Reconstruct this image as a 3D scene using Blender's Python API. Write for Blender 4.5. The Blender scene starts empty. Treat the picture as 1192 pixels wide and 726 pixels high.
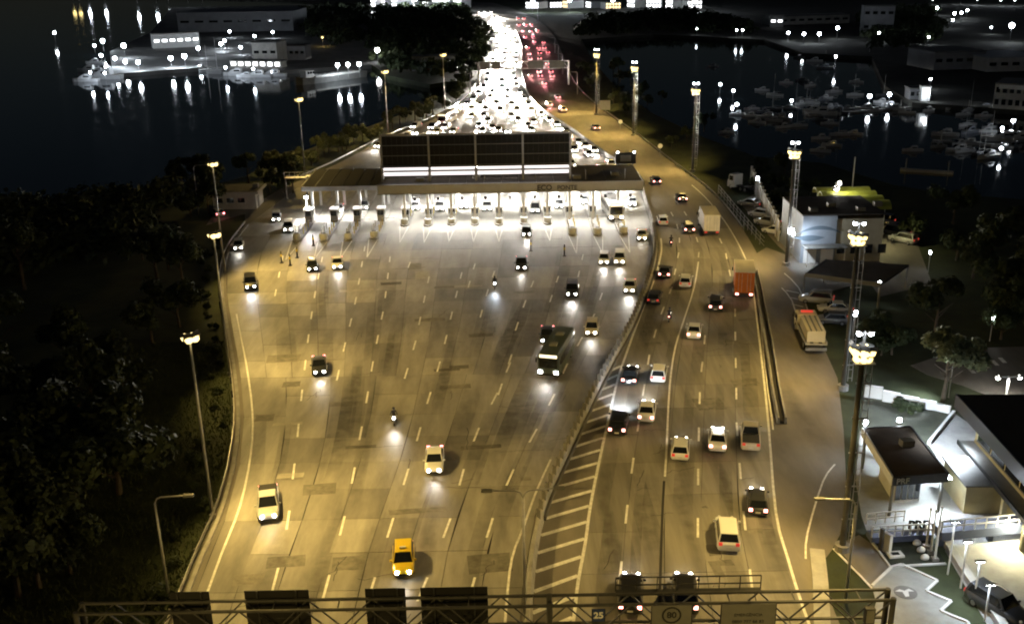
import bpy, bmesh, math, random
from mathutils import Vector, Matrix, Quaternion
from mathutils.geometry import tessellate_polygon
random.seed(7)
S = bpy.context.scene
COL = S.collection
PI = math.pi
rad = math.radians
# ------------------------------------------------------------------ camera
FPX, PITCH, ROLL, CAMH = 1189.0, rad(19.6), rad(-1.0), 46.0
CM = Matrix.Rotation(PI/2-PITCH, 4, 'X') @ Matrix.Rotation(ROLL, 4, 'Z')
cam = bpy.data.cameras.new('camera'); camo = bpy.data.objects.new('camera', cam); COL.objects.link(camo)
camo.matrix_world = Matrix.Translation((0, 0, CAMH)) @ CM
cam.sensor_width = 36; cam.lens = 36*FPX/1192; cam.clip_start = .5; cam.clip_end = 9000
S.camera = camo
# ------------------------------------------------------------------ night sky, moon, exposure
W = bpy.data.worlds.new('World'); S.world = W; W.use_nodes = True
wn = W.node_tree.nodes; sky = wn.new('ShaderNodeTexSky'); sky.sky_type = 'NISHITA'; sky.sun_disc = False
sky.sun_elevation = rad(40); sky.sun_rotation = rad(150)
bgn = wn['Background']; bgn.inputs['Strength'].default_value = .0019
W.node_tree.links.new(sky.outputs[0], bgn.inputs[0])
sl = bpy.data.lights.new('moon', 'SUN'); sl.energy = .012; sl.angle = rad(.5); sl.color = (.9, .93, 1)
so = bpy.data.objects.new('moon', sl); COL.objects.link(so); so.location = (0, 0, 300)
so.rotation_euler = (rad(50), 0, rad(150))
vs = S.view_settings; vs.view_transform = 'Standard'; vs.look = 'None'; vs.exposure = 0; vs.gamma = 1
S.cycles.use_denoising = True
try: S.cycles.denoiser = 'OPENIMAGEDENOISE'
except Exception: pass
S.cycles.use_adaptive_sampling = True; S.cycles.adaptive_threshold = .03
S.cycles.max_bounces = 5; S.cycles.diffuse_bounces = 2; S.cycles.glossy_bounces = 3; S.cycles.transmission_bounces = 2
S.cycles.sample_clamp_indirect = 4; S.cycles.caustics_reflective = False; S.cycles.caustics_refractive = False
S.cycles.use_light_tree = True; S.cycles.filter_width = 2.0
# light colours and powers (watts)
SODIUM = (1, .675, .19); WHITE = (1, .95, .88); COOL = (.78, .88, 1); HEAD = (1, .93, .82)
P_POLE, P_MAST, P_BEAM = 27500, 19500, 620

# ------------------------------------------------------------------ helpers
def at(px, py, z=0.0):
    """point at height z seen at that place of the photograph"""
    d = CM.to_3x3() @ Vector(((px-596)/FPX, -(py-363)/FPX, -1))
    t = (z-CAMH)/d.z
    return Vector((d.x*t, d.y*t, z))
def up(base, px, py):
    """height above base of the point seen at px,py on the vertical plane through base"""
    d = CM.to_3x3() @ Vector(((px-596)/FPX, -(py-363)/FPX, -1))
    return CAMH + d.z*base.y/d.y
MATS = {}
def mat(name, col, rough=.6, metal=0, emit=0, ecol=None, noise=0, nscale=1.0, rnd=0, bump=0, spec=.4, coat=0, stretch=None):
    if name in MATS: return MATS[name]
    m = bpy.data.materials.new(name); m.use_nodes = True; nt = m.node_tree; b = nt.nodes['Principled BSDF']
    b.inputs['Base Color'].default_value = (*col, 1); b.inputs['Roughness'].default_value = rough
    b.inputs['Metallic'].default_value = metal; b.inputs['Specular IOR Level'].default_value = spec
    if coat: b.inputs['Coat Weight'].default_value = coat
    if emit:
        b.inputs['Emission Color'].default_value = (*(ecol or col), 1); b.inputs['Emission Strength'].default_value = emit
    if noise or rnd:
        mix = nt.nodes.new('ShaderNodeMix'); mix.data_type = 'RGBA'; mix.blend_type = 'MULTIPLY'; mix.inputs[0].default_value = 1
        mix.inputs[6].default_value = (*col, 1)
        val = None
        if noise:
            tc = nt.nodes.new('ShaderNodeNewGeometry'); mp = nt.nodes.new('ShaderNodeMapping')
            mp.inputs['Scale'].default_value = stretch or (1, 1, 1)
            nt.links.new(tc.outputs['Position'], mp.inputs[0])
            n = nt.nodes.new('ShaderNodeTexNoise'); n.inputs['Scale'].default_value = nscale; n.inputs['Detail'].default_value = 6
            n.inputs['Roughness'].default_value = .65
            nt.links.new(mp.outputs[0], n.inputs['Vector'])
            mr = nt.nodes.new('ShaderNodeMapRange'); mr.inputs[1].default_value = .3; mr.inputs[2].default_value = .7
            mr.inputs[3].default_value = 1-noise; mr.inputs[4].default_value = 1+noise*.5
            nt.links.new(n.outputs[0], mr.inputs[0]); val = mr.outputs[0]
            if bump:
                bp = nt.nodes.new('ShaderNodeBump'); bp.inputs['Strength'].default_value = bump; bp.inputs['Distance'].default_value = .05
                nt.links.new(n.outputs[0], bp.inputs['Height']); nt.links.new(bp.outputs[0], b.inputs['Normal'])
        if rnd:
            oi = nt.nodes.new('ShaderNodeObjectInfo'); m2 = nt.nodes.new('ShaderNodeMapRange')
            m2.inputs[3].default_value = 1-rnd; m2.inputs[4].default_value = 1+rnd*.6
            nt.links.new(oi.outputs['Random'], m2.inputs[0])
            if val:
                mu = nt.nodes.new('ShaderNodeMath'); mu.operation = 'MULTIPLY'
                nt.links.new(val, mu.inputs[0]); nt.links.new(m2.outputs[0], mu.inputs[1]); val = mu.outputs[0]
            else: val = m2.outputs[0]
        nt.links.new(val, mix.inputs[7]); nt.links.new(mix.outputs[2], b.inputs['Base Color'])
    MATS[name] = m
    return m
class B:
    """collects shapes into one mesh"""
    def __init__(s): s.v = []; s.f = []
    def add(s, vs, fs):
        o = len(s.v); s.v += [tuple(v) for v in vs]; s.f += [tuple(i+o for i in f) for f in fs]; return s
    def box(s, c, d, rz=0, tilt=None):
        x, y, z = d[0]/2, d[1]/2, d[2]/2
        pts = [Vector((a*x, b*y, e*z)) for e in (-1, 1) for a, b in ((-1, -1), (1, -1), (1, 1), (-1, 1))]
        m = Matrix.Rotation(rz, 3, 'Z')
        if tilt: m = m @ tilt.to_3x3()
        return s.add([m @ p + Vector(c) for p in pts], [(0, 3, 2, 1), (4, 5, 6, 7), (0, 1, 5, 4), (1, 2, 6, 5), (2, 3, 7, 6), (3, 0, 4, 7)])
    def bar(s, p0, p1, w, h=None):
        """square bar from p0 to p1"""
        p0, p1 = Vector(p0), Vector(p1); d = (p1-p0).normalized(); h = h or w
        a = d.cross(Vector((0, 0, 1)))
        a = Vector((1, 0, 0)) if a.length < 1e-4 else a.normalized()
        b = d.cross(a)
        v = [p + a*i*w/2 + b*j*h/2 for p in (p0, p1) for i, j in ((-1, -1), (1, -1), (1, 1), (-1, 1))]
        return s.add(v, [(0, 1, 2, 3), (4, 7, 6, 5), (0, 4, 5, 1), (1, 5, 6, 2), (2, 6, 7, 3), (3, 7, 4, 0)])
    def tube(s, p0, p1, r0, r1=None, n=8):
        p0, p1 = Vector(p0), Vector(p1); r1 = r0 if r1 is None else r1; d = (p1-p0).normalized()
        a = d.cross(Vector((0, 0, 1))); a = Vector((1, 0, 0)) if a.length < 1e-4 else a.normalized(); b = d.cross(a)
        v = [p + (a*math.cos(2*PI*i/n)+b*math.sin(2*PI*i/n))*r for p, r in ((p0, r0), (p1, r1)) for i in range(n)]
        f = [(i, (i+1) % n, n+(i+1) % n, n+i) for i in range(n)] + [tuple(range(n))[::-1], tuple(range(n, 2*n))]
        return s.add(v, f)
    def path(s, pts, r, n=6):
        for a, b in zip(pts, pts[1:]): s.tube(a, b, r, r, n)
        return s
    def prism(s, poly, z0, z1):
        n = len(poly); v = [(p[0], p[1], z0) for p in poly]+[(p[0], p[1], z1) for p in poly]
        area = sum(poly[i][0]*poly[(i+1) % n][1]-poly[(i+1) % n][0]*poly[i][1] for i in range(n))
        tri = tessellate_polygon([[Vector((p[0], p[1], 0)) for p in poly]])
        fs = [(a+n, b+n, c+n) for a, b, c in tri] + [(c, b, a) for a, b, c in tri]
        fs += [(i, (i+1) % n, n+(i+1) % n, n+i) for i in range(n)]
        return s.add(v, fs)
    def quad(s, *p): return s.add(p, [(0, 1, 2, 3)])
    def slab(s, quad, t):
        """a quad thickened by t along its normal"""
        q = [Vector(p) for p in quad]; nrm = (q[1]-q[0]).cross(q[3]-q[0]).normalized()*t
        return s.add(q+[p+nrm for p in q], [(3, 2, 1, 0), (4, 5, 6, 7), (0, 1, 5, 4), (1, 2, 6, 5), (2, 3, 7, 6), (3, 0, 4, 7)])
    def loft(s, rings, cap=True):
        n = len(rings[0]); v = [p for r in rings for p in r]; f = []
        for k in range(len(rings)-1):
            for i in range(n): f.append((k*n+i, k*n+(i+1) % n, (k+1)*n+(i+1) % n, (k+1)*n+i))
        if cap: f += [tuple(range(n))[::-1], tuple(range((len(rings)-1)*n, len(rings)*n))]
        return s.add(v, f)
    def ball(s, c, r, nu=8, nv=5):
        rings = []
        for k in range(nv+1):
            t = -PI/2+PI*k/nv; rr = max(.02, math.cos(t))
            rings.append([(c[0]+r*rr*math.cos(2*PI*i/nu), c[1]+r*rr*math.sin(2*PI*i/nu), c[2]+r*math.sin(t)) for i in range(nu)])
        return s.loft(rings)
    def ribbon(s, pts, w, z=None):
        """flat strip of width w along pts"""
        P = [Vector((p[0], p[1], 0)) for p in pts]; L = []; n = len(P)
        for i in range(n):
            d = (P[min(i+1, n-1)]-P[max(i-1, 0)]).normalized(); nn = Vector((-d.y, d.x, 0))*w/2
            zz = z if z is not None else pts[i][2]
            L.append((P[i]+nn+Vector((0, 0, zz)), P[i]-nn+Vector((0, 0, zz))))
        return s.add([q for l in L for q in l], [(2*i+1, 2*i+3, 2*i+2, 2*i) for i in range(n-1)])
    def wall(s, pts, w, z0, z1, wt=None):
        """wall of width w (wt at the top) along pts"""
        P = [Vector((p[0], p[1], 0)) for p in pts]; n = len(P); rings = []; wt = wt or w
        for i in range(n):
            d = (P[min(i+1, n-1)]-P[max(i-1, 0)]).normalized(); nn = Vector((-d.y, d.x, 0))
            rings.append([P[i]+nn*w/2+Vector((0, 0, z0)), P[i]-nn*w/2+Vector((0, 0, z0)), P[i]-nn*wt/2+Vector((0, 0, z1)), P[i]+nn*wt/2+Vector((0, 0, z1))])
        return s.loft(rings)
    def mesh(s, name, smooth=False):
        me = bpy.data.meshes.new(name); me.from_pydata(s.v, [], s.f); me.update()
        if smooth: me.polygons.foreach_set('use_smooth', [True]*len(me.polygons))
        return me
    def build(s, name, m, parent=None, smooth=False, world=False):
        me = s.mesh(name, smooth); me.materials.append(m)
        o = bpy.data.objects.new(name, me); COL.objects.link(o)
        if parent is not None:
            o.parent = parent
            if world: o.matrix_parent_inverse = PMW(parent).inverted()
        return o
def PMW(o):
    m = Matrix.LocRotScale(o.location, o.rotation_euler, o.scale)
    return (PMW(o.parent) @ o.matrix_parent_inverse @ m) if o.parent else m
def tag(o, label=None, cat=None, group=None, kind=None):
    if label: o['label'] = label
    if cat: o['category'] = cat
    if group: o['group'] = group
    if kind: o['kind'] = kind
    return o
def thing(name, label, cat, loc=(0, 0, 0), rz=0, group=None):
    o = bpy.data.objects.new(name, None); COL.objects.link(o); o.location = loc; o.rotation_euler = (0, 0, rz)
    o.empty_display_size = .3
    return tag(o, label, cat, group)
def place(name, me, m, parent, loc=None, rot=None, scale=None):
    o = bpy.data.objects.new(name, me); COL.objects.link(o); o.parent = parent
    if loc: o.location = loc
    if rot: o.rotation_euler = rot
    if scale: o.scale = scale
    if m is not None:
        if not me.materials: me.materials.append(m)
        else:
            o.material_slots[0].link = 'OBJECT'; o.material_slots[0].material = m
    return o
def light(kind, name, parent, loc, power, col, aim=None, cone=120, blend=.6, size=.3, size_y=None):
    l = bpy.data.lights.new(name, kind); l.energy = power; l.color = col
    if kind == 'SPOT': l.spot_size = rad(cone); l.spot_blend = blend; l.shadow_soft_size = size
    elif kind == 'AREA':
        l.size = size
        l.spread = rad(140)
        if size_y: l.shape = 'RECTANGLE'; l.size_y = size_y
    else: l.shadow_soft_size = size
    o = bpy.data.objects.new(name, l); COL.objects.link(o); o.parent = parent; o.location = loc
    if aim is not None:
        o.rotation_euler = Vector(aim).to_track_quat('-Z', 'Y').to_euler()
    return o
def text_mesh(txt, size, depth=.03, bold=0):
    c = bpy.data.curves.new('lettering', 'FONT'); c.body = txt; c.size = size; c.extrude = depth; c.align_x = 'CENTER'; c.align_y = 'CENTER'
    c.offset = bold
    o = bpy.data.objects.new('tmp', c); COL.objects.link(o)
    dg = bpy.context.evaluated_depsgraph_get(); dg.update()
    me = bpy.data.meshes.new_from_object(o.evaluated_get(dg)); bpy.data.objects.remove(o); bpy.data.curves.remove(c)
    me.name = 'lettering'; me.materials.clear()
    return me
ORD = ['first', 'second', 'third', 'fourth', 'fifth', 'sixth', 'seventh', 'eighth', 'ninth', 'tenth', 'eleventh', 'twelfth', 'thirteenth', 'fourteenth', 'fifteenth', 'sixteenth', 'seventeenth', 'eighteenth', 'nineteenth', 'twentieth']
ORD += ['twenty-'+w for w in ORD[:9]]+['thirtieth']+['thirty-'+w for w in ORD[:9]]+['fortieth']+['forty-'+w for w in ORD[:9]]
# ------------------------------------------------------------------ materials
M_ASPH = mat('asphalt', (.20, .182, .155), .75, noise=.35, nscale=.25, bump=.3, stretch=(1, .3, 1))
M_SLAB = mat('concrete_slab', (.27, .255, .22), .55, noise=.42, nscale=.3, rnd=.34, bump=.25, stretch=(1.6, .35, 1))
M_SLABR = mat('worn_concrete_slab', (.25, .235, .205), .62, noise=.38, nscale=.3, rnd=.2, bump=.25, stretch=(2.2, .16, 1))
M_JOINT = mat('joint_sealant', (.03, .028, .025), .9)
M_PATCH = mat('asphalt_patch', (.195, .182, .155), .8, noise=.4, nscale=1.5, rnd=.35)
def stain_mat():
    m = bpy.data.materials.new('tyre_stain'); m.use_nodes = True; nt = m.node_tree; b = nt.nodes['Principled BSDF']; N = nt.nodes.new; L = nt.links.new
    b.inputs['Base Color'].default_value = (.05, .046, .04, 1); b.inputs['Roughness'].default_value = .7
    tc = N('ShaderNodeTexCoord'); sp = N('ShaderNodeSeparateXYZ'); L(tc.outputs['Generated'], sp.inputs[0]); val = None
    for k in (0, 1):
        a = N('ShaderNodeMath'); a.operation = 'SUBTRACT'; a.inputs[0].default_value = 1; L(sp.outputs[k], a.inputs[1])
        p = N('ShaderNodeMath'); p.operation = 'MULTIPLY'; L(a.outputs[0], p.inputs[0]); L(sp.outputs[k], p.inputs[1])
        if val is None: val = p.outputs[0]
        else:
            q = N('ShaderNodeMath'); q.operation = 'MULTIPLY'; L(val, q.inputs[0]); L(p.outputs[0], q.inputs[1]); val = q.outputs[0]
    s = N('ShaderNodeMath'); s.operation = 'MULTIPLY'; s.inputs[1].default_value = 6.5; L(val, s.inputs[0])
    g = N('ShaderNodeNewGeometry'); n = N('ShaderNodeTexNoise'); n.inputs['Scale'].default_value = .9; n.inputs['Detail'].default_value = 5; L(g.outputs['Position'], n.inputs['Vector'])
    f = N('ShaderNodeMath'); f.operation = 'MULTIPLY'; L(s.outputs[0], f.inputs[0]); L(n.outputs[0], f.inputs[1])
    L(f.outputs[0], b.inputs['Alpha']); MATS['tyre_stain'] = m
    return m
M_STAIN = stain_mat()
M_PALEP = mat('pale_patch', (.36, .34, .29), .8, noise=.3, nscale=1.2)
M_PAINT = mat('road_paint', (.78, .77, .73), .7, noise=.3, nscale=2)
M_CONC = mat('barrier_concrete', (.30, .29, .27), .8, noise=.35, nscale=.8, bump=.3)
M_DKCONC = mat('stained_concrete', (.12, .115, .105), .85, noise=.4, nscale=.7)
M_STEEL = mat('galvanised_steel', (.42, .42, .42), .45, .7, noise=.2, nscale=2)
M_DSTEEL = mat('dark_steel', (.05, .05, .05), .5, .4, noise=.3, nscale=2)
M_SIGNB = mat('sign_back', (.012, .012, .012), .6, noise=.3, nscale=.8)
M_GRASS = mat('ground_grass', (.045, .055, .022), .95, noise=.55, nscale=.18, bump=.6)
M_GREY = mat('grey_panel', (.17, .17, .16), .6, noise=.2, nscale=.8)
M_WHITE = mat('white_paint', (.72, .72, .70), .55, noise=.15, nscale=.6)
M_OFFW = mat('off_white_render', (.55, .54, .50), .75, noise=.25, nscale=.4)
M_CREAM = mat('cream_render', (.62, .56, .34), .75, noise=.2, nscale=.5)
M_ROOF = mat('dark_roof_sheet', (.075, .066, .058), .7, noise=.35, nscale=.5)
M_BRROOF = mat('brown_roof', (.07, .052, .036), .95, spec=.1, noise=.35, nscale=.6)
M_GLASS = mat('dark_glass', (.012, .014, .016), .08, spec=.6)
M_TYRE = mat('tyre_rubber', (.012, .012, .012), .85)
M_RIM = mat('alloy_rim', (.35, .35, .36), .35, .8)
M_TRIM = mat('black_trim', (.015, .015, .015), .6)
M_PLATE = mat('number_plate', (.6, .6, .58), .5)
M_BARK = mat('bark', (.09, .07, .05), .95, noise=.4, nscale=2)
M_LEAF = mat('leaf', (.04, .055, .02), .8, rnd=.35, noise=.5, nscale=.6)
M_LEAF2 = mat('leaf_pale', (.075, .09, .04), .8, rnd=.3, noise=.5, nscale=.8)
M_HL = mat('headlamp_lens', (1, .97, .9), .2, emit=40, ecol=(1, .95, .85))
M_HLC = mat('headlamp_lens_cool', (.9, .95, 1), .2, emit=40, ecol=(.85, .93, 1))
M_TL = mat('tail_lamp_lens', (.6, .03, .02), .3, emit=9, ecol=(1, .35, .28))
M_TLR = mat('tail_lamp_red', (.6, .02, .03), .3, emit=10, ecol=(1, .2, .22))
M_TLD = mat('tail_lamp_dim', (.4, .02, .02), .3, emit=.5, ecol=(1, .1, .06))
M_HLD = mat('headlamp_dim', (.7, .7, .7), .2)
M_SOD = mat('sodium_lens', (1, .85, .5), .3, emit=3.0, ecol=(1, .76, .30))
M_LED = mat('led_lens', (.9, .95, 1), .3, emit=60, ecol=(.86, .93, 1))
M_LEDW = mat('white_lamp_lens', (1, .97, .92), .3, emit=25, ecol=(1, .96, .9))
# ================================================================== SETTING
def wpts(l, z=0): return [at(p[0], p[1], z) for p in l]
def interp(pts, y):
    """x of a polyline at world depth y"""
    P = sorted(pts, key=lambda p: p.y)
    if y <= P[0].y: a, b = P[0], P[1]
    elif y >= P[-1].y: a, b = P[-2], P[-1]
    else:
        for a, b in zip(P, P[1:]):
            if a.y <= y <= b.y: break
    return a.x+(b.x-a.x)*(y-a.y)/(b.y-a.y)
def smooth(pts, n=4):
    out = []
    for i in range(len(pts)-1):
        p0, p1, p2, p3 = pts[max(i-1, 0)], pts[i], pts[i+1], pts[min(i+2, len(pts)-1)]
        for k in range(n):
            t = k/n
            out.append(.5*((2*p1)+(p2-p0)*t+(2*p0-5*p1+4*p2-p3)*t*t+(3*p1-p0-3*p2+p3)*t**3))
    return out+[pts[-1]]
# water reaching the horizon
def water_mat():
    m = bpy.data.materials.new('dark_water'); m.use_nodes = True; nt = m.node_tree; b = nt.nodes['Principled BSDF']
    b.inputs['Base Color'].default_value = (.004, .006, .008, 1); b.inputs['Roughness'].default_value = .06; b.inputs['Specular IOR Level'].default_value = .5
    g = nt.nodes.new('ShaderNodeNewGeometry'); mp = nt.nodes.new('ShaderNodeMapping'); mp.inputs['Scale'].default_value = (.5, .5, 1)
    n = nt.nodes.new('ShaderNodeTexNoise'); n.inputs['Scale'].default_value = .8; n.inputs['Detail'].default_value = 3
    bp = nt.nodes.new('ShaderNodeBump'); bp.inputs['Strength'].default_value = .12; bp.inputs['Distance'].default_value = .1
    nt.links.new(g.outputs['Position'], mp.inputs[0]); nt.links.new(mp.outputs[0], n.inputs['Vector'])
    nt.links.new(n.outputs[0], bp.inputs['Height']); nt.links.new(bp.outputs[0], b.inputs['Normal'])
    return m
o = B().quad((-6000, -500, -1.6), (6000, -500, -1.6), (6000, 7000, -1.6), (-6000, 7000, -1.6)).build('water', water_mat()); tag(o, kind='structure')
LEFT_SHORE = [(-500, 250), (-100, 246), (0, 243), (120, 240), (200, 228), (285, 205), (330, 184), (400, 158), (470, 132), (515, 112), (540, 95), (556, 80), (568, 55), (565, 34), (548, 18), (530, 6), (500, -2)]
RIGHT_SHORE = [(700, 5), (668, 30), (690, 70), (720, 105), (760, 132), (820, 160), (880, 182), (960, 190), (1040, 215), (1100, 225), (1192, 232), (1500, 250)]
land = wpts(LEFT_SHORE)+wpts(RIGHT_SHORE)+[Vector((330, -60, 0)), Vector((-330, -60, 0))]
o = B().prism(land, -3, -.04).build('ground', M_GRASS); tag(o, kind='structure')
o = B().prism(wpts([(418, 66), (436, 26), (440, 8), (536, 4), (560, 22), (574, 48), (562, 76), (540, 92), (500, 98), (452, 88)]), -3, -.06).build('wooded_headland_ground', M_GRASS); tag(o, kind='structure')
M_QUAY = mat('quay_paving', (.17, .17, .165), .85, noise=.4, nscale=.1)
M_EARTH = mat('dark_earth', (.05, .05, .042), .95, noise=.5, nscale=.08)
o = B().prism(wpts([(131, 86), (240, 78), (262, 83), (330, 82), (440, 75), (436, 30), (350, 6), (200, 9), (175, 38), (128, 60)]), -3, -.05).build('harbour_quay', M_QUAY); tag(o, kind='structure')
o = B().prism(wpts([(660, 47), (760, 40), (890, 46), (935, 62), (1015, 66), (1030, 100), (1062, 119), (1192, 128), (1600, 150), (1700, -20), (700, -22), (668, 10)]), -3, -.05).build('far_shore', M_EARTH); tag(o, kind='structure')
o = B().prism(wpts([(-400, -6), (200, -4), (440, 4), (540, 2), (700, -2), (720, -30), (-400, -30)]), -3, -.08).build('city_shore', M_EARTH); tag(o, kind='structure')

# paved outline
PL_L = smooth(wpts([(200, 760), (222, 705), (245, 645), (268, 588), (281, 530), (284, 480), (278, 425), (270, 380), (264, 340), (265, 312), (273, 288), (292, 262)]), 3)
PL_R = smooth(wpts([(604, 760), (607, 700), (612, 650), (620, 610), (633, 573), (651, 535), (677, 480), (703, 430), (728, 386), (745, 346), (756, 312), (759, 285), (754, 258)]), 3)
RD_L = smooth(wpts([(661, 760), (668, 719), (673, 677), (681.5, 631), (687, 591), (697, 540), (717, 450), (728, 415), (747, 363), (760, 330), (768, 303), (770, 285), (766, 262), (758, 238), (746, 205), (712, 184), (668, 152), (640, 134), (622, 118), (612, 98), (609, 78), (609, 58), (604, 42), (594, 27), (575, 14), (552, 5)]), 3)
RD_R = smooth(wpts([(955, 760), (934, 705), (917, 650), (903, 596), (895, 500), (889, 440), (881, 372), (875, 325), (868, 302), (855, 276), (840, 253), (820, 229), (797, 209), (768, 187), (735, 160), (700, 134), (680, 118), (664, 100), (655, 82), (648, 60), (640, 42), (624, 25), (598, 12), (570, 3)]), 3)
HW_L = smooth(wpts([(300, 236), (338, 215), (390, 192), (445, 164), (518, 133), (546, 114), (557, 98), (566, 78), (573, 58), (575, 45), (569, 30), (557, 18), (542, 9), (525, 2)]), 3)
off = lambda pts, d: [p+Vector((d, 0, 0)) for p in pts]
o = B().prism(off(PL_L, -1.1)+[at(285, 250)]+HW_L+off(RD_R, 2.2)[::-1], -.6, 0).build('highway', M_ASPH); tag(o, kind='structure')
HWY = o
SERV = wpts([(938, 760), (918, 650), (906, 596), (897, 500), (891, 440), (884, 372), (880, 325), (874, 299), (892, 288), (925, 300), (975, 303), (1000, 330), (935, 348), (950, 385), (975, 440), (982, 500), (985, 560), (984, 610), (968, 640), (952, 660), (960, 760)])
o = B().prism(SERV, -.5, .004).build('service_road', M_ASPH); tag(o, kind='structure'); SRV = o

# ------------------------------------------------------------------ concrete slabs
plaza = B().prism([Vector((interp(PL_L, y), y, 0)) for y in range(56, 171, 4)]+[Vector((interp(PL_R, y), y, 0)) for y in range(168, 55, -4)], .002, .008).build('plaza_pavement', M_JOINT); tag(plaza, kind='structure')
def px_slab(fn, c0, c1, n, y0, y1, m, parent, g=.035):
    me = B(); t = .05+random.uniform(-.004, .004)
    pts = []
    for u, y in ((c0/n, y0+g), (c1/n, y0+g), (c1/n, y1-g), (c0/n, y1-g)):
        a, b = fn(y); x = a+(b-a)*u; x += g if u == c0/n else -g
        pts.append((x, y))
    pts = [(x, y) for x, y in pts]
    v = [(x, y, .009) for x, y in pts]+[(x+(.01 if i in (0, 3) else -.01), y+(.01 if i < 2 else -.01), t) for i, (x, y) in enumerate(pts)]
    me.add(v, [(4, 5, 6, 7), (0, 1, 5, 4), (1, 2, 6, 5), (2, 3, 7, 6), (3, 0, 4, 7)])
    o = me.build('slab', m, parent)
    return o
fpl = lambda y: (interp(PL_L, y), interp(PL_R, y))
frd = lambda y: (interp(RD_L, y), interp(RD_R, y))
rs = random.Random(4)
def slab_field(fn, n, y0, y1, step, m, parent, g):
    for c in range(n):
        y = y0
        while y < y1-.1:
            l = step*(2 if rs.random() < .4 else 1); l = min(l, y1-y)
            px_slab(fn, c, c+1, n, y, y+l, m, parent, g); y += l
slab_field(fpl, 8, 56, 108, 5.2, M_SLAB, plaza, .016)
slab_field(fpl, 14, 108, 170.4, 5.2, M_SLAB, plaza, .016)
PLZ_END = 170.4
ap = [(-48, PLZ_END), (interp(PL_R, PLZ_END)+.4, PLZ_END), (interp(RD_L, 208)-1.4, 208), (-44, 208)]
o = B().prism(ap, -.2, .009).build('toll_apron', mat('toll_apron_concrete', (.34, .33, .30), .7, noise=.3, nscale=.3, stretch=(1.5, .3, 1))); tag(o, kind='structure')
rdp = B().prism([Vector((interp(RD_L, y), y, 0)) for y in range(56, 171, 4)]+[Vector((interp(RD_R, y), y, 0)) for y in range(168, 55, -4)], .003, .008).build('carriageway_pavement', M_JOINT); tag(rdp, kind='structure')
slab_field(frd, 5, 56, 170, 6, M_SLABR, rdp, .014)
# repair patches set flat into the slabs
PZ = .0556
def patch(px, py, w, l, parent, m=M_PATCH, rz=.1):
    global PZ
    PZ += .00006; p = at(px, py, .05); b = B(); c, s_ = math.cos(rz), math.sin(rz); v = []
    for ux, uy in ((-.5, -.5), (-.1, -.5), (.2, -.5), (.5, -.5), (.5, 0), (.5, .5), (.1, .5), (-.3, .5), (-.5, .5), (-.5, .1)):
        lx, ly = ux*w+random.uniform(-.07, .07), uy*l+random.uniform(-.07, .07)
        v.append((p.x+lx*c-ly*s_, p.y+lx*s_+ly*c, PZ))
    b.add(v, [tuple(range(10))]).build('repair_patch', m, parent)
for q in [(330, 417, 4, 2.4), (339, 447, 2, 1.5), (308, 486, 2, 1.6), (372, 569, 3, 2), (340, 555, 2, 1), (333, 653, 3, 1.6), (290, 674, 2.4, 1.4), (486, 594, 5, .9), (520, 430, 3, .8), (535, 427, 2.2, 1), (530, 450, 3.4, 1.1), (570, 655, 3.4, 2.6), (612, 557, .9, .7), (483, 310, 2, 3.2), (478, 312, 4.5, .4), (500, 300, 1.5, .5), (455, 330, 3, 1.2), (520, 334, 3.5, 1), (610, 340, 3, 1), (470, 640, 2, .8), (405, 655, 2.6, 2), (560, 520, 4, .8), (400, 470, 3, 1.1), (500, 372, 4, 1.2), (560, 390, 3, 1.2), (420, 520, 3, .7)]:
    patch(*q, plaza)
for q in [(492, 320, 2.2, 4), (335, 493, 3, .6), (338, 553, 2.4, .9), (415, 338, 5, 1), (545, 333, 4, 1)]: patch(*q, plaza, M_PALEP)
for q in [(843, 350, 2.6, 1.4), (868, 372, 2, .6), (856, 398, 3, 1.4), (868, 445, 3, 2), (826, 470, 3, 3), (880, 618, 1.3, .8), (830, 640, 1, 1.5), (820, 590, .5, .3), (760, 400, 2, 1), (842, 655, 1.6, .8), (835, 662, .8, 2.2)]: patch(*q, rdp)
for q in [(706, 610, 1.6, 14, 0), (748, 590, 2.0, 22, .03), (733, 660, 1.4, 8, 0), (800, 610, 1.2, 14, 0), (640, 420, 1.2, 9, -.4), (300, 520, 1.4, 16, .2), (842, 560, 1.5, 24, 0), (500, 620, 1.6, 20, 0), (560, 520, 2, 20, -.15), (420, 540, 1.4, 18, .05), (460, 400, 2, 24, .05), (600, 380, 2, 24, -.2), (860, 470, 1.4, 22, 0), (930, 480, 2.5, 24, 0), (945, 410, 3, 8, 0)]: patch(*q[:4], rdp if 690 < q[0] < 900 else plaza if q[0] < 690 else SRV, M_STAIN, q[4])
# darker wheel paths worn into the lanes and fine cracks
def path_strip(fn, u, y0, L, w, parent):
    global PZ
    PZ += .00006; pts = []
    for k in range(5):
        y = y0+L*k/4; a, b = fn(y); pts.append((a+(b-a)*u, y))
    B().ribbon(pts, w, PZ).build('wheel_path', M_STAIN, parent)
for k in range(46): path_strip(fpl, rs.uniform(.1, .94), rs.uniform(57, 140), rs.uniform(12, 26), rs.uniform(1.0, 2.6), plaza)
for lane in range(5):
    for k in range(6): path_strip(frd, (lane+rs.choice([.3, .5, .68]))/5, 57+k*17+rs.uniform(-4, 4), rs.uniform(12, 22), rs.uniform(.8, 1.8), rdp)
def crack(x, y, L, a, parent):
    pts = []; n = 7
    for k in range(n): pts.append((x+math.cos(a)*L*k/n+rs.gauss(0, .12), y+math.sin(a)*L*k/n+rs.gauss(0, .12)))
    B().ribbon(pts, .05, .0612).build('crack', M_JOINT, parent)
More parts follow.
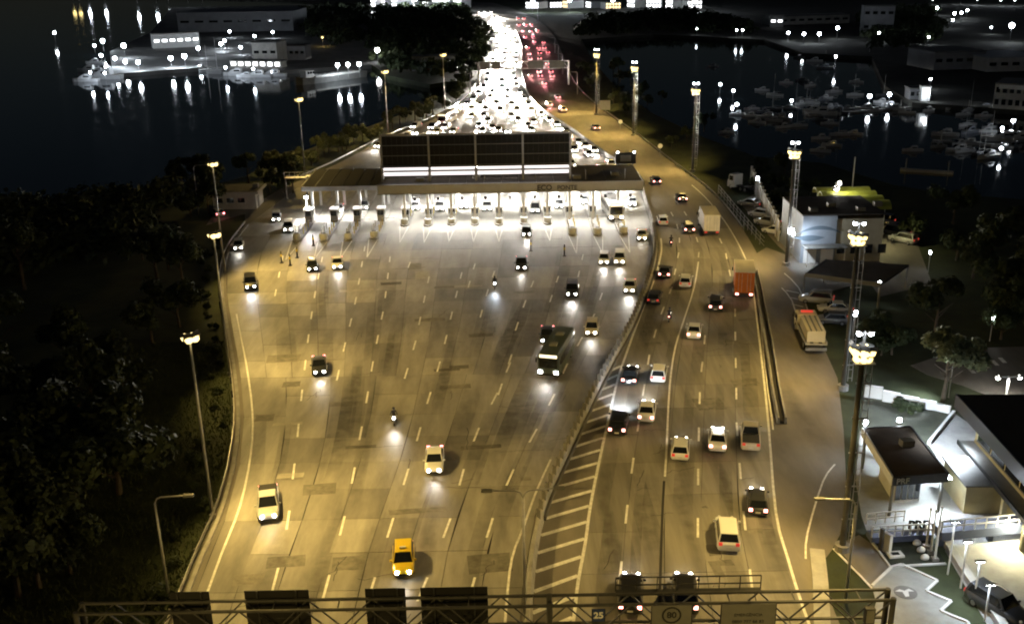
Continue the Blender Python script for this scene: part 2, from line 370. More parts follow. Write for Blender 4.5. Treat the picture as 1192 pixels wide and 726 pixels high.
for k in range(34):
    y = rs.uniform(58, 130); a, b = fpl(y); crack(a+(b-a)*rs.uniform(.05, .95), y, rs.uniform(2, 6), rs.choice([0, PI/2, 1.2, .3]), plaza)
for k in range(26):
    y = rs.uniform(58, 120); a, b = frd(y); crack(a+(b-a)*rs.uniform(.05, .9), y, rs.uniform(1, 4), rs.choice([0, PI/2, 1.2, .3]), rdp)
# ------------------------------------------------------------------ painted markings
ZP = .0625
def line(name, pts, w, parent, z=ZP):
    return B().ribbon([(p.x, p.y) for p in pts], w, z).build(name, M_PAINT, parent)
def along(pts, step):
    """points every step metres with the direction there"""
    out = []; acc = 0; nxt = 0
    for a, b in zip(pts, pts[1:]):
        L = (b-a).length
        while nxt <= acc+L:
            t = (nxt-acc)/L; out.append((a.lerp(b, t), (b-a).normalized())); nxt += step
        acc += L
    return out
def dashes(pxs, parent, period=8.8, dash=3.1, w=.2):
    for p, d in along(smooth(wpts(pxs), 3), period):
        q = p+d*dash
        B().ribbon([(p.x, p.y), (q.x, q.y)], w, ZP).build('lane_dash', M_PAINT, parent)
for l in [[(317, 688), (332, 627), (339, 572), (344.5, 526), (349, 481), (353.5, 440), (361, 378), (369, 330), (377, 292)],
          [(376, 697), (394, 630), (407.6, 573), (417, 520), (425, 477), (431, 440), (437, 407), (443, 377), (448, 350), (455, 292)],
          [(428, 700), (449, 632), (469, 567), (484, 518), (496, 474), (508, 436), (517, 403), (526, 365), (537, 320)],
          [(486, 700), (522, 610), (545, 530), (566, 483), (580, 455), (593, 425)],
          [(545, 700), (570, 615), (592, 560), (618, 512), (640, 470), (660, 425), (690, 370), (705, 330)],
          [(392, 443), (400, 408), (407, 380), (414, 350), (424, 292)], [(471, 441), (482, 404), (489, 372), (500, 320)],
          [(320, 345), (330, 295)], [(559, 370), (566, 345), (577, 312)], [(600, 385), (612, 350), (625, 318)], [(580, 460), (600, 400)], [(640, 352), (654, 310)],
          [(668, 345), (678, 300)], [(545, 335), (556, 297)], [(475, 312), (481, 296)]]:
    dashes(l, plaza)
dashes([(721, 680), (730, 592), (738, 530), (750, 450), (757, 410), (768, 370), (780, 340), (787, 310), (791, 285), (788, 262), (777, 240)], rdp)
dashes([(812, 700), (812.5, 590), (813, 530), (815, 450), (819, 410), (822, 375)], rdp)
dashes([(876, 690), (866, 600), (858, 500), (857, 450), (856, 400), (855, 350), (850, 320), (843, 290), (832, 270), (818, 250)], rdp)
dashes([(813, 300), (813, 285), (805, 262), (795, 245), (780, 226)], rdp)
line('lane_line', smooth(wpts([(774, 555), (776, 520), (779.5, 450), (786, 405), (797, 370), (808, 335), (813, 305)]), 3), .2, rdp)
line('lane_joint', smooth(wpts([(767, 726), (769, 660), (771, 600), (773, 560)]), 3), .22, rdp).data.materials[0] = M_JOINT
line('edge_line', [p for p in RD_L if p.y < 168], .26, rdp)
line('edge_line', [p for p in RD_R if 57 < p.y < 205], .22, rdp, .012+.05)
line('edge_line', [p+Vector((.9, 0, 0)) for p in PL_L if p.y < 135], .2, plaza)
line('edge_line', smooth(wpts([(587, 740), (590, 699), (596, 650), (610, 612), (624, 573), (641, 535)]), 3), .2, plaza)
line('edge_line', smooth(wpts([(880, 320), (888, 400), (895, 460), (900, 500)]), 3), .16, SRV, .0105)
line('edge_line', smooth(wpts([(1030, 700), (1000, 668), (970, 638)]), 2), .2, SRV, .0105)
line('edge_line', smooth(wpts([(938, 650), (940, 620), (958, 560), (972, 540)]), 3), .16, SRV, .0105)
line('edge_line', smooth(wpts([(932, 384), (922, 350), (910, 335)]), 2), .18, SRV, .0105)
line('edge_line', smooth(wpts([(942, 366), (930, 335), (913, 318)]), 2), .18, SRV, .0105)
for k in range(5): line('hatch_bar', wpts([(915+k*3.5, 338+k*8), (930+k*2.5, 341+k*8)]), .3, SRV, .0105)
# hatched gore between the median barrier and the carriageway
GORE = smooth(wpts([(612, 760), (616, 700), (620, 655), (624, 630), (634, 592), (646, 556), (664, 520), (683, 474), (704, 432), (724, 396), (741, 364)]), 3)
gore = B().prism([p for p in GORE]+[Vector((interp(RD_L, p.y)-.16, p.y, 0)) for p in GORE[::-1]], .004, .035).build('gore', M_ASPH); tag(gore, kind='structure')
y = 60.0
while y < 112:
    x1 = interp(RD_L, y)-.1; x0 = interp(GORE, y-2.1)+.3
    if x1-x0 > .6: B().ribbon([(x0, y-2.0), (x1, y)], .42, .0405).build('hatch_bar', M_PAINT, gore)
    y += 2.62
line('edge_line', [p+Vector((.2, 0, 0)) for p in GORE], .14, gore, .0405)
# ------------------------------------------------------------------ barriers
MED = [Vector((interp(PL_R, y)+.55, y, 0)) for y in [58+i*3 for i in range(38)]]
t = thing('median_barrier', 'concrete median barrier with anti-glare fins between toll plaza and right carriageway', 'barrier', (MED[0].x, MED[0].y, 0))
B().wall(MED, .7, 0, .95, .25).build('barrier_wall', M_CONC, t, world=True)
B().wall([p+Vector((.42, 0, 0)) for p in MED if p.y > 74], .2, 0, .45).build('planter_kerb', M_DKCONC, t, world=True)
fin = B().box((0, 0, .4), (.06, .5, .8)).mesh('fin')
for p, d in along(MED, 1.55):
    if p.y > 74: place('fin', fin, M_DKCONC, t, tuple(p-MED[0]+Vector((0, 0, .93))), (0, 0, .6))
def guardrail(pts, label, side=1, step=4.0, rails=(.62,)):
    t = thing('guardrail', label, 'guardrail', tuple(pts[0])); base = pts[0]
    for zz in rails:
        B().wall(pts, .08, zz-.16, zz+.16).build('rail', M_STEEL, t, world=True)
    pm = B().box((0, 0, .4), (.14, .14, .8)).mesh('post')
    for p, d in along(pts, step): place('post', pm, M_DKCONC, t, tuple(p-base+Vector((-.14*side, 0, 0))))
    return t
guardrail([p+Vector((-1.0, 0, 0)) for p in PL_L if 58 < p.y], 'steel guardrail curving along the grassy left edge of the toll plaza')
KB = [p+Vector((-.6, 0, 0)) for p in PL_L if p.y > 58]
o = B().wall(KB, .35, -.1, .16).build('kerb', M_CONC); tag(o, kind='structure')
RB = smooth(wpts([(906, 493), (899, 455), (892, 405), (884, 360), (876, 318)]), 3)
t = thing('service_barrier', 'low double concrete barrier between carriageway and service road', 'barrier', tuple(RB[0]))
for d_ in (0, .75): B().wall([p+Vector((d_, 0, 0)) for p in RB], .3, 0, .7, .18).build('barrier_wall', M_CONC, t, world=True)
B().wall([p+Vector((.375, 0, 0)) for p in RB], .4, 0, .3).build('planter_fill', M_JOINT, t, world=True)
DV = [p+Vector((-.5, 0, 0)) for p in RD_L if 200 < p.y < 620]
t = thing('divider_barrier', 'long concrete divider between the white headlight queue and red tail lights', 'barrier', tuple(DV[0]))
B().wall(DV, .6, 0, .9, .25).build('barrier_wall', M_CONC, t, world=True)
TB = [Vector((interp(RD_L, y)-.9, y, 0)) for y in range(166, 206, 3)]
t = thing('toll_edge_barrier', 'concrete barrier wall closing the right end of the toll canopy', 'barrier', tuple(TB[0]))
B().wall(TB, .6, 0, 1.0, .25).build('barrier_wall', M_CONC, t, world=True)
guardrail([p+Vector((2.0, 0, 0)) for p in RD_R if 165 < p.y < 420], 'steel guardrail along the outer edge of the curving right carriageway', -1)
guardrail([p+Vector((-.8, 0, 0)) for p in HW_L if 215 < p.y < 480], 'steel guardrail along the left edge of the queue beyond the toll canopy', 1)
WK = smooth(wpts([(951, 640), (955, 680), (957, 726), (957, 760)]), 3)
o = B().wall(WK, 1.15, 0, .14).build('pavement', mat('pale_pavement', (.42, .41, .38), .8, noise=.3, nscale=.7)); tag(o, kind='structure')
M_PALE = MATS['pale_pavement']
# ================================================================== VEHICLES
PAINTS = {}
def paint(c):
    table = {'white': (.74, .74, .72), 'silver': (.42, .42, .41), 'grey': (.14, .14, .145), 'black': (.012, .012, .013), 'dark': (.03, .032, .036), 'red': (.30, .025, .02),
             'yellow': (.78, .56, .03), 'cream': (.6, .55, .42), 'orange': (.55, .10, .02), 'green': (.055, .07, .055), 'blue': (.02, .04, .10)}
    if c not in PAINTS: PAINTS[c] = mat('car_paint_'+c, table[c], .32, .0, spec=.5, coat=.6, noise=.08, nscale=.7)
    return PAINTS[c]
def body_ring(y, w, z0, z1):
    return [(-w*.86, y, z0), (-w, y, z0+.14), (-w, y, z1-.16), (-w*.9, y, z1-.03), (-w*.6, y, z1), (w*.6, y, z1), (w*.9, y, z1-.03), (w, y, z1-.16), (w, y, z0+.14), (w*.86, y, z0)]
def wheel_meshes(r, w):
    ty = B(); n = 14
    prof = [(r*.62, -w/2), (r*.95, -w/2), (r, -w*.3), (r, w*.3), (r*.95, w/2), (r*.62, w/2)]
    rings = [[(x, rr*math.cos(2*PI*i/n), rr*math.sin(2*PI*i/n)) for i in range(n)] for rr, x in prof]
    ty.loft(rings, False)
    rm = B().tube((-w*.42, 0, 0), (w*.42, 0, 0), r*.64, r*.64, 10)
    return ty.mesh('tyre', True), rm.mesh('rim')
W_CAR = wheel_meshes(.32, .2); W_BIG = wheel_meshes(.5, .3); W_MOTO = wheel_meshes(.30, .12)
def q_in(q, k=.09):
    c = sum((Vector(p) for p in q), Vector())/4
    return [Vector(p).lerp(c, k) for p in q]
def make_car(kind):
    """list of (name, mesh, material key, index of parent part or None, location)"""
    P = []
    if kind == 'hatch': L, w, belt, top, cab = 4.0, .86, .93, 1.5, (-.47, -.38, .10, .27)
    elif kind == 'sedan': L, w, belt, top, cab = 4.45, .88, .92, 1.45, (-.36, -.20, .09, .25)
    elif kind == 'suv': L, w, belt, top, cab = 4.5, .93, 1.05, 1.72, (-.48, -.42, .12, .25)
    elif kind == 'pickup': L, w, belt, top, cab = 5.2, .93, 1.05, 1.78, (-.10, -.06, .16, .28)
    elif kind == 'van': L, w, belt, top, cab = 4.9, .95, 1.1, 1.98, (-.49, -.47, .26, .40)
    h = L/2; b = B()
    rear = belt if kind != 'sedan' else belt+.04
    st = [(-h, w*.80, .38, rear-.2), (-h*.97, w*.94, .26, rear-.05), (-h*.78, w, .21, rear+.02), (-h*.3, w, .2, belt), (h*.2, w, .2, belt), (h*.52, w, .2, belt-.02), (h*.84, w*.96, .22, belt-.13), (h*.96, w*.86, .27, belt-.24), (h, w*.70, .36, belt-.36)]
    b.loft([body_ring(y, ww, z0, z1) for y, ww, z0, z1 in st])
    P.append(('body', b.mesh('body', True), 'PAINT', None, None))
    yr0, yr1, yf1, yf0 = [k*L for k in cab]; tw = w*.76; bw = w*.93; z0 = belt-.04
    tp = [(-tw, yr1, top-.04), (tw, yr1, top-.04), (tw, yf1, top-.03), (-tw, yf1, top-.03)]
    bt = [(-bw, yr0, z0), (bw, yr0, z0), (bw, yf0, z0), (-bw, yf0, z0)]
    c = B().add(bt+tp, [(0, 1, 5, 4), (1, 2, 6, 5), (2, 3, 7, 6), (3, 0, 4, 7)])
    m = (yr1+yf1)/2
    c.loft([[(-tw, y, top-.045), (-tw*.8, y, z), (tw*.8, y, z), (tw, y, top-.045)] for y, z in ((yr1, top-.03), (m, top), (yf1, top-.02))])
    P.append(('cabin', c.mesh('cabin'), 'PAINT', None, None))
    def pane(nm, q, k=.09):
        P.append((nm, B().slab(q_in(q, k), .012).mesh(nm), M_GLASS, None, None))
    pane('windscreen', [bt[2], bt[3], tp[3], tp[2]]); pane('rear_window', [bt[0], bt[1], tp[1], tp[0]], .12)
    pane('side_window', [bt[1], bt[2], tp[2], tp[1]], .13); pane('side_window', [bt[3], bt[0], tp[0], tp[3]], .13)
    if kind == 'pickup':
        P.append(('cargo_cover', B().box((0, -.31*L, belt+.04), (w*1.7, .34*L, .06)).mesh('cargo_cover'), M_TRIM, None, None))
    for sx in (-1, 1):
        for yy in (h*.60, -h*.60):
            i = len(P); P.append(('wheel', W_CAR[0], M_TYRE, None, (sx*(w-.1), yy, .32))); P.append(('rim', W_CAR[1], M_RIM, i, (sx*.02, 0, 0)))
        P.append(('headlight', B().slab([(sx*w*.52-.15, h*.995, belt-.43), (sx*w*.52-.15, h*.965, belt-.24), (sx*w*.52+.15, h*.965, belt-.24), (sx*w*.52+.15, h*.995, belt-.43)], -.06).ball((sx*w*.56, h*.985, belt-.33), .15, 8, 4).mesh('headlight'), 'HEAD', None, None))
        P.append(('taillight', B().box((sx*w*.72, -h*.985, rear-.17), (.30, .12, .24)).mesh('taillight'), 'TAIL', None, None))
        P.append(('mirror', B().box((sx*(w+.08), yf0*.82, belt+.08), (.2, .1, .14)).mesh('mirror'), 'PAINT', None, None))
    P.append(('number_plate', B().box((0, -h-.005, .55), (.42, .04, .14)).mesh('number_plate'), M_PLATE, None, None))
    P.append(('bumper', B().box((0, h-.02, .42), (w*1.3, .1, .14)).mesh('bumper'), M_TRIM, None, None))
    return P, L
def make_far(kind):
    P, L = make_car(kind)
    keep = ('body', 'cabin', 'windscreen', 'rear_window', 'headlight', 'taillight')
    return [p for p in P if p[0] in keep], L
CARS = {k: make_car(k) for k in ('hatch', 'sedan', 'suv', 'pickup', 'van')}
FAR = {k: make_far(k) for k in ('hatch', 'sedan', 'suv')}
def put(spec, root, col, head, tail):
    objs = []
    for nm, me, m, par, loc in spec:
        mm = paint(col) if m == 'PAINT' else head if m == 'HEAD' else tail if m == 'TAIL' else m
        objs.append(place(nm, me, mm, root if par is None else objs[par], loc))
    return objs
def beam(root, y, z, power, col=HEAD, drop=5, cone=72):
    l = light('SPOT', 'headlight_beam', root, (0, y, z), power, col, (0, math.cos(rad(drop)), -math.sin(rad(drop))), cone, 1, .25)
    return l
def lane_dir(p, zone):
    if zone == 'plaza': f = fpl
    elif zone == 'road': f = frd
    else: f = lambda y: (interp(HW_L, y), interp(RD_L, y))
    a, b = f(p.y); u = (p.x-a)/(b-a); a2, b2 = f(p.y+4); d = Vector((a2+(b2-a2)*u-p.x, 4, 0)).normalized()
    if zone == 'plaza':
        return (-d*.25+Vector((-p.x, -p.y, 0)).normalized()*.75).normalized()
    return d if zone == 'road' else -d
def rotz(d): return math.atan2(-d.x, d.y)
def car(px, py, kind, col, label, zone='plaza', pw=1.0, cool=False, tail=None, lit=True, group=None, cat='car', wide=72, z=.056, rz=None, lean=0):
    p = at(px, py, z); d = lane_dir(p, zone); r = rotz(d) if rz is None else rz
    nm = {'pickup': 'pickup_truck', 'van': 'van', 'suv': 'car', 'hatch': 'car', 'sedan': 'car'}[kind]
    t = thing(nm, label, cat, tuple(p), r+lean, group)
    spec, L = CARS[kind]
    put(spec, t, col, (M_HLC if cool else M_HL) if lit else M_HLD, tail or (M_TL if zone == 'road' else M_TLR))
    if lit and pw: beam(t, L/2+.15, .65, P_BEAM*pw, COOL if cool else HEAD, 5, wide)
    return t
# --- cars leaving the toll booths towards the camera
GP = 'cars driving across the toll plaza'
t = car(470, 657, 'hatch', 'yellow', 'yellow taxi driving towards the sign gantry', group=GP, pw=.5, cat='taxi')
B().box((0, -.1, 1.56), (.5, .16, .14)).build('roof_sign', M_WHITE, t)
car(506, 541, 'sedan', 'white', 'white saloon car alone on the plaza, above the yellow taxi', group=GP, pw=.8)
car(313, 592, 'pickup', 'silver', 'silver pickup near the left edge of the plaza', group=GP, pw=.12, cat='pickup')
car(372, 430, 'sedan', 'dark', 'dark car with glowing headlights, left centre of the plaza', group=GP, pw=.7)
car(292, 334, 'suv', 'black', 'black car throwing a cold white beam by the left guardrail', group=GP, pw=1.4, cool=True)
car(364, 313, 'hatch', 'dark', 'dark hatchback beside a white car below the left toll islands', group=GP, pw=.3)
car(393, 310, 'sedan', 'white', 'white car beside a dark hatchback below the left toll islands', group=GP, pw=1.2)
car(278, 289, 'hatch', 'white', 'white car at the upper left corner of the plaza', group=GP, pw=.4)
car(607, 311, 'pickup', 'dark', 'dark pickup with twin headlights in the middle of the plaza', group=GP, pw=.6, cat='pickup')
car(613, 273, 'hatch', 'dark', 'dark car just out of the central toll booths, headlights glaring', group=GP, pw=1.2)
car(666, 342, 'suv', 'dark', 'dark car with a pinkish white pool of light ahead of it', group=GP, pw=2.0)
car(637, 394, 'sedan', 'dark', 'dark car with blue white beam beside the bus', group=GP, pw=1.2, cool=True)
car(689, 386, 'hatch', 'cream', 'pale hatchback between the bus and the median barrier', group=GP, pw=.8)
car(733, 337, 'sedan', 'white', 'white car close to the median barrier below two white cars', group=GP, pw=2.0)
car(703, 305, 'hatch', 'white', 'white hatchback, left one of two abreast near the right toll islands', group=GP, pw=1.3)
car(721, 305, 'suv', 'white', 'white car, right one of two abreast near the right toll islands', group=GP, pw=1.3)
car(747, 277, 'sedan', 'white', 'white car leaving the rightmost toll lane', group=GP, pw=.2)
# --- cars under or beside the toll canopy
GT = 'cars standing at the toll booths'
for px, py, k, c, lb in [(322, 256, 'hatch', 'white', 'white car left of the canopy at the outermost toll lane'), (336, 268, 'suv', 'white', 'white car just in front of the left end of the toll canopy'),
                         (395, 246, 'sedan', 'white', 'white car in the toll lane under the left canopy wing'), (424, 243, 'suv', 'silver', 'silver car paying at a booth where the canopy wings meet'),
                         (484, 243, 'hatch', 'white', 'white hatchback in the toll lane between the first two bright island noses'), (512, 244, 'suv', 'white', 'white car in the toll lane left of the canopy centre'),
                         (540, 241, 'sedan', 'silver', 'silver car at the booth under the canopy centre'), (567, 244, 'suv', 'white', 'white car at the booth right of the canopy centre'),
                         (623, 246, 'van', 'white', 'white van at the booth left of the canopy lettering'), (651, 241, 'hatch', 'silver', 'silver car at the booth under the canopy lettering'),
                         (682, 236, 'sedan', 'white', 'white car at the booth just right of the canopy lettering'), (736, 238, 'sedan', 'white', 'white car in the rightmost toll lane under the canopy')]:
    car(px, py, k, c, lb, group=GT, pw=0, z=.01, cat='van' if k == 'van' else 'car')
# --- cars driving away on the right carriageway
GR = 'cars driving away on the right carriageway'
car(734, 697, 'suv', 'black', 'black car seen through the gantry railing, left of a similar one', 'road', pw=.5, group=GR)
car(797, 697, 'suv', 'black', 'black car with tail lights above the round speed sign', 'road', pw=.1, group=GR)
car(846, 627, 'suv', 'white', 'white estate car in the second lane from the right, nearest the gantry', 'road', pw=.3, group=GR, lit=False, tail=M_TLD)
car(881, 589, 'hatch', 'dark', 'dark hatchback with bright tail lights by the right edge line', 'road', pw=.6, group=GR)
car(792, 527, 'hatch', 'white', 'white hatchback, left one of three abreast', 'road', pw=.2, group=GR, tail=M_TLD)
t = car(835, 516, 'sedan', 'white', 'white taxi with a glowing roof lamp, middle one of three abreast', 'road', pw=.2, group=GR, cat='taxi')
B().box((0, -.1, 1.58), (.7, .3, .2)).build('roof_lamp', M_LEDW, t)
car(873, 513, 'pickup', 'cream', 'cream pickup, right one of three abreast', 'road', pw=.3, group=GR, cat='pickup', tail=M_TLD)
car(720, 498, 'suv', 'black', 'black car lighting the hatched gore with a strong white beam', 'road', pw=14, cool=True, group=GR, wide=72)
car(753, 483, 'sedan', 'white', 'white saloon just right of the black car with the strong beam', 'road', pw=1.6, group=GR)
car(734, 441, 'sedan', 'black', 'black saloon beside the hatched gore, left of a small white car', 'road', pw=.3, group=GR)
car(767, 439, 'hatch', 'white', 'small white hatchback right of the black saloon', 'road', pw=.3, group=GR, tail=M_TLD)
car(808, 389, 'sedan', 'white', 'white saloon in the middle lanes below the orange truck', 'road', pw=.2, group=GR)
car(833, 358, 'suv', 'dark', 'dark car with bright lights just left of the orange truck', 'road', pw=1.5, group=GR)
car(762, 350, 'hatch', 'dark', 'dark unlit hatchback where the gore narrows to a point', 'road', pw=0, lit=False, group=GR, tail=M_TLD)
car(798, 331, 'hatch', 'white', 'white hatchback in the middle lanes beside the orange truck', 'road', pw=.1, group=GR, tail=M_TLD)
car(774, 320, 'sedan', 'dark', 'dark saloon in the left lane just past the gore point', 'road', pw=.2, group=GR)
car(801, 269, 'suv', 'dark', 'dark car just left of the white box truck', 'road', pw=.3, group=GR)
car(771, 260, 'hatch', 'white', 'white hatchback beside the end of the toll canopy barrier', 'road', pw=.1, group=GR, tail=M_TLD)
car(793, 233, 'sedan', 'dark', 'dark saloon right of the canopy end, ahead of the box truck', 'road', pw=.3, group=GR)
car(763, 213, 'hatch', 'dark', 'dark hatchback passing the right corner of the canopy', 'road', pw=.3, group=GR)
car(693, 151, 'sedan', 'dark', 'dark car on the brown curve above the billboard corner', 'road', pw=.3, group=GR, z=.01)
car(655, 130, 'suv', 'cream', 'pale car farther up the brown curve with its lamp glowing', 'road', pw=1.5, group=GR, z=.01)
car(685, 182, 'hatch', 'white', 'white car coming past the right end of the billboard', 'far', pw=.5, group=GR, z=.01)
# --- queue beyond the canopy: nothing tells these apart
rq = random.Random(5)
def far_car(p, d, lab, grp, head, tail, pw, pwcol, red=0, kinds=('hatch', 'sedan', 'suv')):
    t = thing('car', lab, 'car', tuple(p), rotz(d)+rq.uniform(-.05, .05), grp)
    spec, L = FAR[rq.choice(kinds)]
    put(spec, t, rq.choice(['white', 'silver', 'grey', 'white', 'dark', 'silver']), head, tail)
    if pw: beam(t, L/2+.2, .7, pw, pwcol, 6, 70)
    if red: light('SPOT', 'tail_glow', t, (0, -L/2-.2, .8), red, (1, .30, .33), (0, -1, -.35), 110, .9, .3)
QN = 0
for y in [205, 212, 219, 226, 233, 240, 247, 254, 262, 270, 278, 287, 297, 308, 320, 333, 347, 362, 378, 395, 413, 432, 452, 474, 498, 524, 552, 583, 617, 655, 700, 750, 805]:
    a, b = interp(HW_L, y), interp(RD_L, y)-1
    n = max(3, int((b-a)/(4.2 if y > 300 else 3.9)))
    for i in range(n):
        if y < 300 and rq.random() < .22: continue
        if y < 252 and i < n*.45: continue
        x = a+(b-a)*(i+.5+rq.uniform(-.12, .12))/n; yy = y+rq.uniform(-2, 2)
        p = Vector((x, yy, .01)); d = lane_dir(p, 'far')
        near = y < 330
        far_car(p, d, 'car with glaring white headlights in the dense queue heading for the toll canopy', 'queue of cars beyond the canopy', M_HL, M_TLR, (6000 if near else 170000)*((1 if (i+QN) % 2 else .6) if y < 330 else 3.2 if (i+QN) % 3 == 0 else 0), HEAD)
    QN += 1
for k, y in enumerate([318, 332, 352, 366, 380, 392, 405, 420, 436, 455, 478, 505, 535, 570, 610, 660, 720]):
    a, b = interp(RD_L, y), interp(RD_R, y)
    for i in range(3 if y > 385 else 1):
        if rq.random() < .12: continue
        u = (.18+.25*i+rq.uniform(-.05, .05)) if y > 385 else rq.choice([.2, .4, .5])
        p = Vector((a+(b-a)*u, y+rq.uniform(-3, 3), .01)); d = lane_dir(p, 'road')
        far_car(p, d, 'car with red tail lights driving away up the far carriageway', 'cars with red tail lights', M_HL, M_TLR, 7000 if i == 0 else 0, HEAD, 1300)
# ------------------------------------------------------------------ trucks, bus
def wheels_on(root, spots, wm=W_BIG):
    for x, y, r in spots:
        w_ = place('wheel', wm[0], M_TYRE, root, (x, y, r)); place('rim', wm[1], M_RIM, w_, (math.copysign(.02, x), 0, 0))
def cab(root, y0, y1, w, h, col, hl=None):
    rings = [[(-w, y, .5), (-w, y, z), (-w*.9, y, z+.15), (w*.9, y, z+.15), (w, y, z), (w, y, .5)] for y, z in ((y0, h), (y1-.45, h), (y1-.1, h*.62), (y1, h*.5))]
    B().loft(rings).build('cab', paint(col), root)
    B().slab([(w*.86, y1-.04, h*.62+.1), (-w*.86, y1-.04, h*.62+.1), (-w*.84, y1-.42, h+.05), (w*.84, y1-.42, h+.05)], .05).build('windscreen', M_GLASS, root)
    for sx in (-1, 1):
        B().slab([(sx*(w+.005), y0+.35, h*.62), (sx*(w+.005), y1-.5, h*.62), (sx*(w+.005), y1-.6, h*.95), (sx*(w+.005), y0+.35, h*.95)], .02*-sx).build('side_window', M_GLASS, root)
        B().box((sx*(w+.18), y1-.35, h*.8), (.16, .1, .5)).build('mirror', M_TRIM, root)
        B().box((sx*w*.72, y1+.01, .95), (.36, .08, .24)).build('headlight', hl or M_HL, root)
    B().box((0, y1+.02, .6), (w*2, .16, .3)).build('bumper', M_TRIM, root)
def box_truck(px, py, L, w, h, boxcol, rearcol, topcol, label, rlight, cabcol='white'):
    p = at(px, py, .056); d = lane_dir(p, 'road'); t = thing('box_truck', label, 'truck', tuple(p), rotz(d), 'trucks driving away')
    B().box((0, 0, .75), (w*1.5, L-1, .3)).build('chassis', M_DSTEEL, t)
    c0 = -L/2; c1 = L/2-2.2
    bx = B().box((0, (c0+c1)/2, (1+h)/2), (2*w, c1-c0, h-1)).build('cargo_box', mat('truck_'+boxcol, {'white': (.62, .60, .55), 'orange': (.45, .13, .02)}[boxcol], .6, noise=.2, nscale=.8), t)
    B().box((0, (c0+c1)/2, h+.03), (2*w+.06, c1-c0+.06, .06)).build('roof_panel', mat('truck_roof_'+topcol, (.66, .62, .52), .7, noise=.2, nscale=.5), bx)
    for sx in (-1, 1):
        dr = B().box((sx*w*.5, c0-.03, (1.05+h)/2), (w*.96, .05, h-1.2)).build('rear_door', MATS['truck_'+boxcol] if rearcol is None else mat('truck_rear_'+rearcol, (.50, .14, .02), .55, noise=.25, nscale=1.5), bx)
        for xx in (.28, .62): B().box((sx*w*xx, c0-.075, (1.05+h)/2), (.05, .04, h-1.3)).build('door_bar', M_STEEL, dr)
        B().box((sx*w*.72, c0-.05, .82), (.40, .12, .22)).build('taillight', rlight, t)
    B().box((0, c0-.02, .6), (2*w, .14, .22)).build('bumper', M_DSTEEL, t)
    cab(t, c1+.1, L/2, w*.94, min(2.5, h-.6), cabcol)
    wheels_on(t, [(sx*(w-.16), y, .5) for sx in (-1, 1) for y in (c0+1.2, c0+2.4, L/2-1.0)])
    beam(t, L/2+.2, .9, P_BEAM*.5)
    return t
box_truck(864.5, 338, 8.2, 1.3, 3.9, 'orange', 'orange', 'cream', 'box truck with orange rear doors and pale roof by the service barrier', M_TL)
box_truck(824, 268, 8.6, 1.3, 3.7, 'white', None, 'cream', 'pale box truck on the curve beyond the end of the toll canopy', M_TLD)
def bus(px, py, L, w, h, label, colname, rz, disp=True, zone='plaza', z=.056, group='buses', pw=2.2):
    p = at(px, py, z); t = thing('bus', label, 'bus', tuple(p), rz, group)
    m = paint(colname)
    rings = [[(-w*k, y, .4), (-w*k, y, h-.35), (-w*k*.86, y, h), (w*k*.86, y, h), (w*k, y, h-.35), (w*k, y, .4)] for y, k in ((-L/2, .96), (-L/2+.2, 1), (L/2-.2, 1), (L/2, .96))]
    B().loft(rings).build('body', m, t)
    B().slab([(w*.84, L/2+.004, 1.35), (-w*.84, L/2+.004, 1.35), (-w*.82, L/2+.004, h-.62), (w*.82, L/2+.004, h-.62)], .03).build('windscreen', M_GLASS, t)
    B().slab([(w*.80, L/2+.004, h-.52), (-w*.80, L/2+.004, h-.52), (-w*.80, L/2+.004, h-.2), (w*.80, L/2+.004, h-.2)], .04).build('destination_display', mat('display', (1, .85, .5), .4, emit=2.2, ecol=(1, .86, .55)), t)
    n = 6; seg = (L-1.4)/n
    for sx in (-1, 1):
        for i in range(n):
            y0 = -L/2+.5+i*seg
            B().box((sx*(w+.006), y0+seg*.47, h*.62), (.03, seg*.86, h*.3)).build('side_window', M_GLASS, t)
        B().box((sx*w*.72, L/2+.02, .85), (.42, .12, .30)).build('headlight', M_HL, t)
        B().box((sx*w*.8, -L/2-.02, 1.0), (.2, .08, .4)).build('taillight', M_TLD, t)
        B().box((sx*(w+.16), L/2-.1, h*.7), (.14, .14, .5)).build('mirror', M_TRIM, t)
    for y in (-L*.22, L*.18): B().box((0, y, h+.05), (.9, .9, .12)).build('roof_hatch', M_GREY, t)
    B().box((0, L/2+.02, .55), (2*w*.96, .16, .26)).build('bumper', M_TRIM, t)
    wheels_on(t, [(sx*(w-.15), y, .5) for sx in (-1, 1) for y in (-L*.28, L*.3)])
    if pw: beam(t, L/2+.25, .85, P_BEAM*pw, HEAD, 6, 66)
    return t
p0, p1 = at(654, 419, 0), at(638, 443, 0)
bus(648, 424, 8.8, 1.25, 3.1, 'green bus with lit destination display heading for the gantry', 'green', rotz((at(640, 446)-at(664, 404)).normalized()))
bus(712, 250, 10.5, 1.28, 3.4, 'white bus passing the toll booths at the right end of the canopy', 'white', PI+.06, z=.01, group=None, pw=1.0)
bus(521, 143, 11, 1.28, 3.3, 'white bus at the left edge of the queue beyond the billboard', 'white', rotz(lane_dir(at(521, 143), 'far')), z=.01, group=None, pw=.6)
